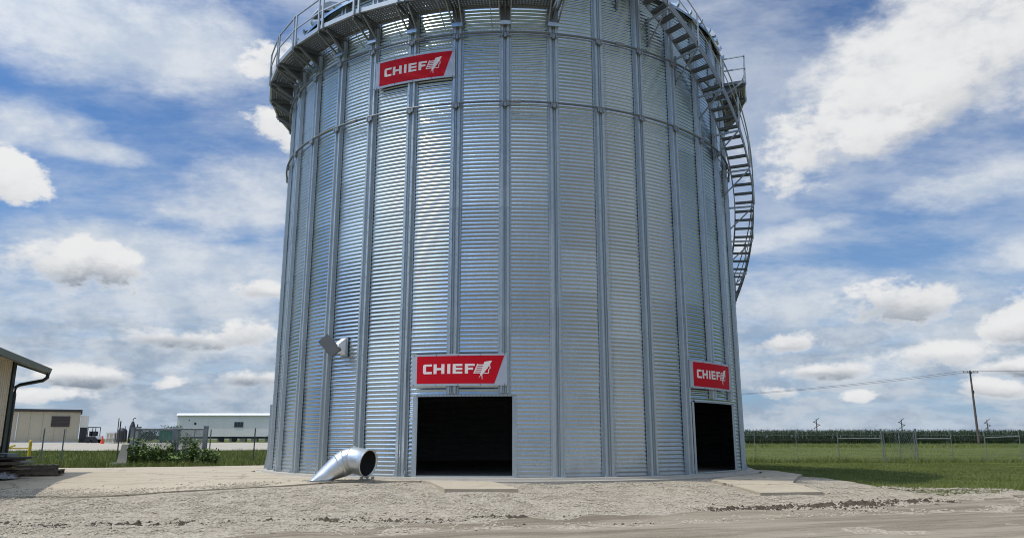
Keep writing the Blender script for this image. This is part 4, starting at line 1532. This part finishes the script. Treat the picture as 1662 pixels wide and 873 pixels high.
bush('bush', (at(277, 105), 105, G(-45, 105)), (1.7, 1.5, 1.25), 700, .16, 'round dark green bush behind the green container', 'bush')
for i, (px, Y, r_, h_) in enumerate(((228, 190, 3.2, 1.6), (238, 195, 2.6, 2.2), (247, 188, 2.2, 1.3))):
    bush('tree', (at(px, Y), Y, G(at(px, Y), Y)), (r_, r_, h_ * .6), 500, .35, ('low dark tree mass seen through the enclosure, leftmost of three',
         'tallest dark tree seen through the enclosure, middle of three', 'small dark tree seen through the enclosure, rightmost of three')[i], 'tree', 'bush_leaf', 'far trees behind the enclosure')

# yellow bollard and rail
Yy = 48.0
gy_ = G(-30, Yy)
xb = at(52.5, Yy)
bo = thing('yellow_bollard', (xb, Yy, gy_), 'yellow steel bollard with a low side rail near the shed', 'bollard')
MB().tube([(xb, Yy, gy_ - .1), (xb, Yy, gy_ + .98), (xb, Yy, gy_ + 1.03)], [.09, .09, .05], 12).build('post', 'yellow_paint', bo)
MB().beam((xb - .05, Yy + .1, gy_ + .55), (xb - 2.2, Yy + .2, gy_ + .52), .07, .07).build('rail', 'yellow_paint', bo)
MB().beam((xb - .95, Yy + .05, gy_ + .72), (xb - 1.6, Yy + .1, gy_ + .50), .05, .10).build('arm', 'yellow_paint', bo)

# thin fence posts in the grass on the left
for px, Y, h_, lab, m0 in ((68, 41, 1.75, 'thin grey fence post in the grass just right of the shed', 'post_steel'),
                           (101, 42, 1.72, 'thin grey fence post in front of the brown louvre', 'post_steel'),
                           (191, 43, 2.15, 'taller dark fence post in the grass left of the enclosure', 'post_dark'),
                           (340, 42, 1.70, 'thin fence post just right of the overgrown enclosure', 'post_steel'),
                           (412, 41, 1.75, 'thin dark fence post in the grass close to the bin', 'post_dark')):
    x = (px - 831) / 1232 / 1.028 * Y
    g_ = G(x, Y)
    t = thing('fence_post', (x, Y, g_), lab, 'fence post', 'fence posts in the left grass')
    MB().beam((x, Y, g_ - .1), (x, Y, g_ + h_), .05, .05).build('post', m0, t)
    MB().box((x, Y - .03, g_ + h_ * .5), (.016, .03, h_ * .9)).build('flange', m0, t)

# overgrown chain-link enclosure
YE = 35.5
eg = -.15
def ex(px, Y):
    return (px - 831) / 1232 / 1.0285 * Y
en = thing('chain_link_enclosure', (ex(270, YE), YE, eg), 'small chain-link enclosure of grey posts overgrown with weeds', 'fence')
P_ = {}
for nm, px, Y, w, h_ in (('a', 212.5, 35.0, .15, 1.66), ('b', 221, 37.2, .17, 1.72), ('c', 282, 37.2, .22, 1.70), ('d', 331.5, 35.2, .16, 1.72)):
    x = ex(px, Y)
    P_[nm] = (x, Y)
    MB().box((x, Y, eg + h_ / 2), (w, w, h_)).box((x, Y, eg + h_ + .015), (w + .03, w + .03, .03)).build('post', 'post_steel', en)
def link_panel(a, b2, zt_, zb_=.1):
    a3, b3 = Vector((*a, eg)), Vector((*b2, eg))
    L = (b3 - a3).length
    d = (b3 - a3) / L
    MB().tube([a3 + Vector((0, 0, zt_)), b3 + Vector((0, 0, zt_))], .028, 8).build('top_rail', 'post_steel', en)
    m_ = MB()
    H = zt_ - zb_
    t = -H
    while t < L:
        for s_ in (1, -1):
            t0, t1 = t, t + H
            za, zb2 = (zb_, zt_) if s_ > 0 else (zt_, zb_)
            u0, u1 = max(t0, 0), min(t1, L)
            if u1 <= u0:
                continue
            f0, f1 = (u0 - t0) / H, (u1 - t0) / H
            m_.beam(a3 + d * u0 + Vector((0, 0, za + (zb2 - za) * f0)), a3 + d * u1 + Vector((0, 0, za + (zb2 - za) * f1)), .007, .007)
        t += .085
    tag(m_.build('chain_mesh', 'post_steel', en), kind='stuff')
link_panel(P_['a'], P_['d'], 1.62)
link_panel(P_['b'], P_['c'], 1.60)
link_panel(P_['a'], P_['b'], 1.62)
link_panel(P_['d'], P_['c'], 1.62)
for px in (286, 313):
    x = ex(px, 35.1)
    MB().tube([(x, 35.12, eg), (x, 35.12, eg + 1.62)], .025, 8).build('line_post', 'post_steel', en)
# concrete pedestal at its left corner
xp, yp = ex(201, 34.6), 34.6
pe = thing('concrete_pedestal', (xp, yp, eg), 'grey upright concrete block on a low base left of the weeds', 'pedestal')
MB().box((xp, yp, eg + .07), (.82, .7, .18)).build('base', 'slab_concrete', pe)
m_ = MB()
m_.prism([(xp - .22, yp - .12, eg + .16), (xp + .22, yp - .12, eg + .16), (xp + .22, yp - .12, eg + .95), (xp - .06, yp - .12, eg + .95)], (0, .26, 0))
m_.build('block', 'slab_concrete', pe)

# weeds smothering it: each clump a plant
wl_lab = ('tall leafy weed clump at the left post of the enclosure', 'broad weed clump left of centre in front of the enclosure', 'weed clump in the middle of the enclosure front',
          'tall upright weed clump inside the enclosure', 'low bright weed clump right of centre by the gravel edge', 'dense weed clump beside the right enclosure post', 'trailing weed clump at the right end, outside the enclosure')
for i, (px, Y, rx, h_) in enumerate(((222, 34.6, .55, 1.15), (240, 34.3, .7, .95), (262, 34.4, .7, .95), (296, 35.6, .6, 1.30), (288, 34.0, .8, .70), (318, 34.6, .6, 1.05), (338, 34.0, .6, .70))):
    x = ex(px, Y)
    t = thing('weed_clump', (x, Y, eg), wl_lab[i], 'plant', 'weeds around the enclosure')
    m_, m2 = MB(), MB()
    for j in range(16):
        a = random.uniform(0, 6.28)
        r_ = rx * random.random() ** .5
        hh = h_ * random.uniform(.55, 1.15)
        p0 = Vector((x + r_ * .7 * math.cos(a), Y + r_ * .5 * math.sin(a), eg))
        p1 = p0 + Vector((random.uniform(-.15, .15), random.uniform(-.15, .15), hh))
        m2.tube([p0, p0.lerp(p1, .5) + Vector((random.uniform(-.05, .05), 0, 0)), p1], [.012, .009, .004], 4)
        for kk in range(14):
            q = p0.lerp(p1, random.uniform(.12, 1.0))
            leaves(m_, q, (.16, .16, .10), 4, .075, .5, eg)
    m_.build('leaves', 'weed_leaf', t)
    m2.build('stems', 'weed_stem', t)

# ------------------------------------------------------------------ right: wire fence, gate, pole line, corn
YF = 45.0
fx = lambda px: (px - 831) / 1232 / 1.0315 * YF
rf_posts = [(1227, 1.72, .05, 'thin wire-fence post nearest the bin'), (1295, 1.70, .05, 'thin wire-fence post, second from the bin'),
            (1363, 1.72, .07, 'fence post carrying the left end of the first grey rail'), (1435, 1.86, .10, 'left gate post of the wire fence'),
            (1491, 1.88, .10, 'right gate post of the wire fence'), (1548, 1.75, .07, 'fence post at the right end of the second grey rail'),
            (1603, 1.72, .07, 'fence post at the left end of the last grey rail'), (1660, 1.75, .07, 'fence post at the right edge of the picture')]
for px, h_, w, lab in rf_posts:
    x = fx(px)
    g_ = G(x, YF)
    t = thing('fence_post', (x, YF, g_), lab, 'fence post', 'posts of the right wire fence')
    MB().tube([(x, YF, g_ - .1), (x, YF, g_ + h_)], w * .36, 8).build('post', 'fence_grey', t)
    MB().box((x, YF, g_ + h_ + .015), (w * 1.2, w * 1.2, .03)).build('cap', 'fence_grey', t)
gF = -.30
for (a, b2, z, lab) in ((1363, 1435, 1.36, 'grey brace rail left of the field gate'), (1491, 1548, 1.34, 'grey brace rail right of the field gate'), (1603, 1660, 1.40, 'grey brace rail at the far right of the fence')):
    t = thing('brace_rail', (fx(a), YF, gF + z), lab, 'fence rail', 'rails of the right wire fence')
    MB().tube([(fx(a) + .05, YF, gF + z), (fx(b2) - .05, YF, gF + z + (.06 if a == 1603 else 0))], .034, 8).build('rail', 'fence_grey', t)
    MB().beam((fx(a) + .05, YF, gF + .05), (fx(b2) - .05, YF, gF + z - .05), .012, .012).build('tension_wire', 'fence_grey', t)
ga = thing('field_gate', (fx(1463), YF, gF), 'tubular steel chain-link gate hung between two posts in the right fence', 'gate')
xa, xc = fx(1438.5), fx(1488)
for p0, p1, nm in (((xa, YF, gF + 1.72), (xc, YF, gF + 1.72), 'frame'), ((xa, YF, gF + .08), (xc, YF, gF + .08), 'frame'), ((xa, YF, gF + .08), (xa, YF, gF + 1.72), 'frame'), ((xc, YF, gF + .08), (xc, YF, gF + 1.72), 'frame'), (((xa + xc) / 2, YF, gF + .08), ((xa + xc) / 2, YF, gF + 1.72), 'frame')):
    MB().tube([p0, p1], .026, 8).build(nm, 'fence_grey', ga)
mw = MB()
xx = xa
while xx < xc:
    mw.beam((xx, YF, gF + .1), (min(xx + .8, xc), YF, gF + 1.7), .006, .006)
    mw.beam((xx, YF + .01, gF + 1.7), (min(xx + .8, xc), YF + .01, gF + .1), .006, .006)
    xx += .12
tag(mw.build('chain_mesh', 'fence_grey', ga), kind='stuff')
wf = thing('fence_wires', (fx(1400), YF, gF), 'thin strands of fence wire strung along the right fence', 'fence wire')
for i in range(6):
    z = gF + .2 + i * .27
    MB().tube([(fx(1180), YF, z), (fx(1435), YF, z)], .006, 4).build('strand', 'fence_grey', wf)
    MB().tube([(fx(1491), YF, z), (fx(1760), YF, z)], .006, 4).build('strand', 'fence_grey', wf)


def upole(x, Y, h_, label, arms, lean=0.0, r_=.15, group=None, cat='utility pole'):
    g_ = G(x, Y)
    t = thing('utility_pole', (x, Y, g_), label, cat, group)
    tp_ = Vector((x + lean, Y, g_ + h_))
    MB().tube([(x, Y, g_ - .3), (x + lean * .5, Y, g_ + h_ * .5), tp_], [r_, r_ * .85, r_ * .62], 10).build('pole', 'pole_wood', t)
    for (dz_, L, tl) in arms:
        a = MB().beam(tp_ + Vector((-L / 2, -.15, -dz_ - tl)), tp_ + Vector((L / 2, -.15, -dz_ + tl)), .10 if Y < 200 else .16, .13 if Y < 200 else .20)
        a = a.build('crossarm', 'pole_wood', t)
        for s_ in (-.46, -.2, .2, .46):
            q = tp_ + Vector((L * s_, -.15, -dz_ + tl * s_ * 2))
            MB().tube([q + Vector((0, 0, .05)), q + Vector((0, 0, .25))], [.05, .035], 6).build('insulator', 'dark_machine', a)
    return t, tp_


YP = 122.0
xp_ = (1589 - 831) / 1232 / 1.026 * YP
pole, ptop = upole(xp_, YP, 11.7, 'tall wooden utility pole with one crossarm at the edge of the cornfield', ((.35, 2.5, .0), (.50, .3, 0)), .05, .19)
MB().box((xp_ + .05, YP - .2, ptop.z - 3.4), (.18, .2, .5)).build('bracket', 'dark_machine', pole)
# wires sagging off to the next poles, out of sight behind the bin and beyond the right edge
def wire(a, b2, sag, r_, label):
    t = thing('power_line', a, label, 'power line', 'overhead wires')
    pts = []
    for i in range(25):
        f_ = i / 24
        q = Vector(a).lerp(Vector(b2), f_)
        q.z -= sag * 4 * f_ * (1 - f_)
        pts.append(q)
    MB().tube(pts, r_, 4).build('cable', 'wire', t)
far_l = Vector((10, 190, G(10, 190) + 10.8))
far_r = Vector((150, 62, 11.2))
for s_, lab in ((-1.15, 'front strand'), (1.15, 'rear strand')):
    q = ptop + Vector((s_, -.15, -.1))
    wire(q, far_l + Vector((s_, 0, 0)), 1.6, .022, 'thin overhead wire running left from the tall pole, ' + lab)
    wire(q, far_r + Vector((s_, 0, 0)), 1.2, .022, 'thin overhead wire running right from the tall pole, ' + lab)
for i, (px, Y) in enumerate(((1325, 330), (1463, 335), (1602, 345))):
    x = (px - 831) / 1232 / 1.02 * Y
    upole(x, Y, 9.3, ('distant pole with crossed arms above the corn, nearest the bin', 'distant pole with crossed arms above the corn, in front of the gate line',
                      'distant pole with crossed arms just right of the tall utility pole')[i], ((.5, 2.6, .95), (1.9, 3.0, -.8), (3.2, 2.6, .8)), 0, .26, 'distant poles above the corn')

# corn: thousands of plants reading as one mass
mc = MB()
V, F = mc.v, mc.f
for row in range(9):
    Y0 = 134 + row * .85
    x = 8.0
    while x < 150:
        xq = x + random.uniform(-.08, .08)
        yq = Y0 + random.uniform(-.2, .2) + .02 * (x - 40) * 0
        g_ = .0 if row else -.02
        h_ = 2.36 + random.gauss(0, .13) + .10 * mnoise.noise(Vector((x * .15, row, 0)))
        i = len(V)
        s_ = .025
        V += [(xq - s_, yq, g_), (xq + s_, yq, g_), (xq + s_ * .5, yq, g_ + h_), (xq - s_ * .5, yq, g_ + h_)]
        F.append((i, i + 1, i + 2, i + 3))
        if row < 5:
            for tq in range(3):
                i = len(V)
                tx_, ty_ = random.uniform(-.14, .14), random.uniform(-.1, .1)
                V += [(xq - .012, yq, g_ + h_ - .02), (xq + .012, yq, g_ + h_ - .02), (xq + tx_, yq + ty_, g_ + h_ + random.uniform(.15, .34))]
                F.append((i, i + 1, i + 2))
        for lf in range(9 if row < 4 else 6):
            zl = g_ + h_ * random.uniform(.12, .93)
            a = random.uniform(0, 6.28)
            ln = random.uniform(.45, .8)
            ca, sa = math.cos(a), math.sin(a)
            up_ = random.uniform(.12, .35)
            w = .05
            i = len(V)
            mx, my = xq + ca * ln * .5, yq + sa * ln * .5
            V += [(xq, yq, zl), (mx - sa * w, my + ca * w, zl + up_), (mx + sa * w, my - ca * w, zl + up_), (xq + ca * ln, yq + sa * ln, zl + up_ * random.uniform(-.6, .5))]
            F += [(i, i + 1, i + 2), (i + 1, i + 3, i + 2)]
        x += .19 if row < 5 else .26
tag(mc.build('cornfield', 'corn_leaf'), 'tall dark green corn standing in a long field beyond the fence', 'corn', kind='stuff')


# ------------------------------------------------------------------ grass blades
def blades(name, areas, label):
    V, F = [], []
    for (poly, n, h0, h1, w) in areas:
        xs = [p[0] for p in poly]
        ys = [p[1] for p in poly]
        cnt = 0
        while cnt < n:
            x, y = random.uniform(min(xs), max(xs)), random.uniform(min(ys), max(ys))
            ins = False
            j = len(poly) - 1
            for i in range(len(poly)):
                if (poly[i][1] > y) != (poly[j][1] > y) and x < (poly[j][0] - poly[i][0]) * (y - poly[i][1]) / (poly[j][1] - poly[i][1]) + poly[i][0]:
                    ins = not ins
                j = i
            cnt += 1
            if not ins:
                continue
            dens = .5 + .9 * mnoise.noise(Vector((x * .5, y * .5, 3)))
            if random.random() > dens + .35:
                continue
            h_ = random.uniform(h0, h1) * (.6 + dens * .6)
            z = G(x, y) - .01
            a = random.uniform(0, 6.28)
            lx, ly = random.gauss(0, .35) * h_, random.gauss(0, .35) * h_
            i = len(V)
            V += [(x - math.cos(a) * w, y - math.sin(a) * w, z), (x + math.cos(a) * w, y + math.sin(a) * w, z), (x + lx, y + ly, z + h_)]
            F.append((i, i + 1, i + 2))
    m_ = MB()
    m_.v, m_.f = V, F
    return tag(m_.build(name, 'grass_blade'), label, 'grass', kind='stuff')


blades('meadow_grass', [([(-24, 30.7), (-16, 30.8), (-12.4, 32.8), (-10, 34.4), (-8.8, 38), (-9, 60), (-45, 57), (-32, 40)], 90000, .10, .30, .012),
                        ([(-24, 30.5), (-16, 30.6), (-12.4, 32.5), (-10.1, 34.1), (-10, 36), (-13, 34.6), (-16, 32.5), (-26, 32.5)], 16000, .12, .34, .012)],
       'rough green grass between the yard and the gravel lane')
blades('lawn_grass', [([(9.3, 31), (9.55, 25.4), (10.0, 22.6), (10.2, 21.1), (10.9, 20.0), (13.9, 21.3), (22, 24.7), (34, 29.5), (34, 46), (9, 46)], 150000, .035, .085, .008),
                      ([(9.4, 25.6), (10.0, 22.6), (10.2, 21.0), (10.9, 19.85), (13.9, 21.1), (22, 24.5), (22, 25.6), (13.9, 22.2), (11.2, 21.0), (10.6, 23), (10.0, 26)], 14000, .05, .14, .009),
                      ([(12, 44.3), (34, 44.3), (34, 45.8), (12, 45.8)], 9000, .15, .4, .011),
                      ([(12, 104), (150, 104), (150, 133), (12, 133)], 45000, .18, .50, .030), ([(10, 46), (60, 46), (90, 104), (14, 104)], 60000, .04, .13, .014)],
       'mown green grass between the bin and the wire fence')

# ------------------------------------------------------------------ loose stones and mud clods
OCT = [(1, 0, 0), (-1, 0, 0), (0, 1, 0), (0, -1, 0), (0, 0, 1), (0, 0, -1)]
OF = [(0, 2, 4), (2, 1, 4), (1, 3, 4), (3, 0, 4), (2, 0, 5), (1, 2, 5), (3, 1, 5), (0, 3, 5)]


def stones(name, n, region, s0, s1, mat, label, zf):
    N = n
    ctr = np.array([region() for _ in range(N)])
    sz = rng.uniform(s0, s1, (N, 1)) * rng.choice([.55, .75, .9, 1, 1, 1.2, 1.35, 1.9], (N, 1))
    sc = rng.uniform(.6, 1.25, (N, 6, 3)) * np.array([1, 1, .7])
    ang = rng.uniform(0, 6.28, N)
    o6 = np.array(OCT, float)[None] * sc * sz[:, None]
    ca, sa = np.cos(ang)[:, None], np.sin(ang)[:, None]
    x = o6[..., 0] * ca - o6[..., 1] * sa
    y = o6[..., 0] * sa + o6[..., 1] * ca
    P3 = np.stack([x + ctr[:, 0:1], y + ctr[:, 1:2], o6[..., 2] + zf(ctr)[:, None] + sz * .25], -1).reshape(-1, 3)
    Fc = (np.array(OF)[None] + (np.arange(N) * 6)[:, None, None]).reshape(-1, 3)
    me_ = bpy.data.meshes.new(name)
    me_.from_pydata(P3.tolist(), [], Fc.tolist())
    me_.materials.append(MATS[mat])
    return tag(link(name, me_), label, 'stones' if mat == 'stone' else 'mud', kind='stuff')


def gheight(c_):
    return np.array([gmap(a, b2).z for a, b2 in c_])


def reg_gravel():
    while True:
        x = random.uniform(-19, 13.5)
        y = random.uniform(12.5, 21.6)
        s = y - 14.6 - .33 * max(-9, min(14, x))
        if s < -.9 or (x < -2.4 and s > 6.0 + .0 * x and y > 18 + max(0, (x + 9.4)) * .42):
            continue
        if x < -2.3 and y > 18.0 + max(0, (x + 9.4)) * .44:
            continue
        if math.hypot(x - BX, y - BY) < 9.25:
            continue
        if -2.35 < x < .15 and y > 18.9:
            continue
        if 5.6 < x < 7.8 and y > 19.6:
            continue
        if s < .4 and random.random() > .25 + s * .3 + .3:
            continue
        return x, y


stones('loose_gravel', 60000, reg_gravel, .009, .022, 'stone', 'pale crushed stone scattered over the yard in front of the bin', gheight)


def reg_spill():
    while True:
        x = random.uniform(-16, -2.6)
        ye = np.interp(x, [-22, -11.6, -9.4, -7.4, -5.35, -4.4, -2.45], [17.4, 18.0, 18.1, 19.1, 20.1, 20.75, 21.0])
        y = ye + abs(random.gauss(0, .55)) - .05
        if random.random() < .35 + .9 * mnoise.noise(Vector((x * .8, y * 1.5, 2))):
            return x, y


stones('spilled_gravel', 5200, reg_spill, .007, .019, 'stone', 'gravel spilled over the front edge of the concrete yard', lambda c_: np.array([G(a, b2) + .066 for a, b2 in c_]))


def reg_mud_a():
    while True:
        x = random.uniform(4.2, 10.6)
        base_ = 16.9 + .32 * (x - 4.2)
        y = random.gauss(base_, .34)
        k = mnoise.noise(Vector((x * 1.3, y * 2.2, 5)))
        if random.random() < .10 + max(0, k) * 1.5:
            return x, y


def reg_mud_b():
    while True:
        x = random.uniform(-9.5, 3.5)
        y = random.gauss(14.9 + .10 * (x + 3), .38)
        k = mnoise.noise(Vector((x * .9, y * 1.9, 9)))
        if random.random() < .02 + max(0, k - .12) * 2.4:
            return x, y


def mud_strip(name, pts, hw, hgt, seed, label, thr):
    """a churned strip: fractal relief pressed through the gravel, only the humps show"""
    poly = [(x, y - hw) for x, y in pts] + [(x, y + hw) for x, y in reversed(pts)]

    def f_(x, y):
        yc = np.interp(x, [p_[0] for p_ in pts], [p_[1] for p_ in pts])
        e_ = max(0, 1 - abs(y - yc) / hw)
        k_ = min(1, (x - pts[0][0]) / .5, (pts[-1][0] - x) / .5)
        n_ = .55 * fb(x, y, 1.5, seed) + .6 * abs(fb(x, y, 4.2, seed + 3)) + .35 * fb(x, y, 11, seed + 5)
        return Vector((x, y, gmap(x, y).z - .05 + hgt * (n_ + thr) * e_ ** .6 * max(k_, 0) - .03 * (1 - e_)))
    return tag(bm_mesh(sheet(poly, f_, .055), name, 'mud', smooth=False), label, 'mud', kind='stuff')


mud_strip('mud_ridge', [(3.6, 16.75), (6, 17.6), (8.2, 18.3), (10.9, 19.15)], .62, .15, 4, 'dark ridge of churned mud on the gravel at the right', .26)
mud_strip('mud_patches', [(-10, 14.3), (-6, 14.7), (-2, 15.2), (2.2, 15.9)], .60, .13, 21, 'broken dark mud patches along the road edge on the left', .10)
stones('mud_clods', 1500, reg_mud_a, .008, .028, 'mud', 'small mud clods strewn round the churned ridge', gheight)
stones('mud_crumbs', 1200, reg_mud_b, .006, .020, 'mud', 'small mud crumbs strewn along the left road edge', gheight)
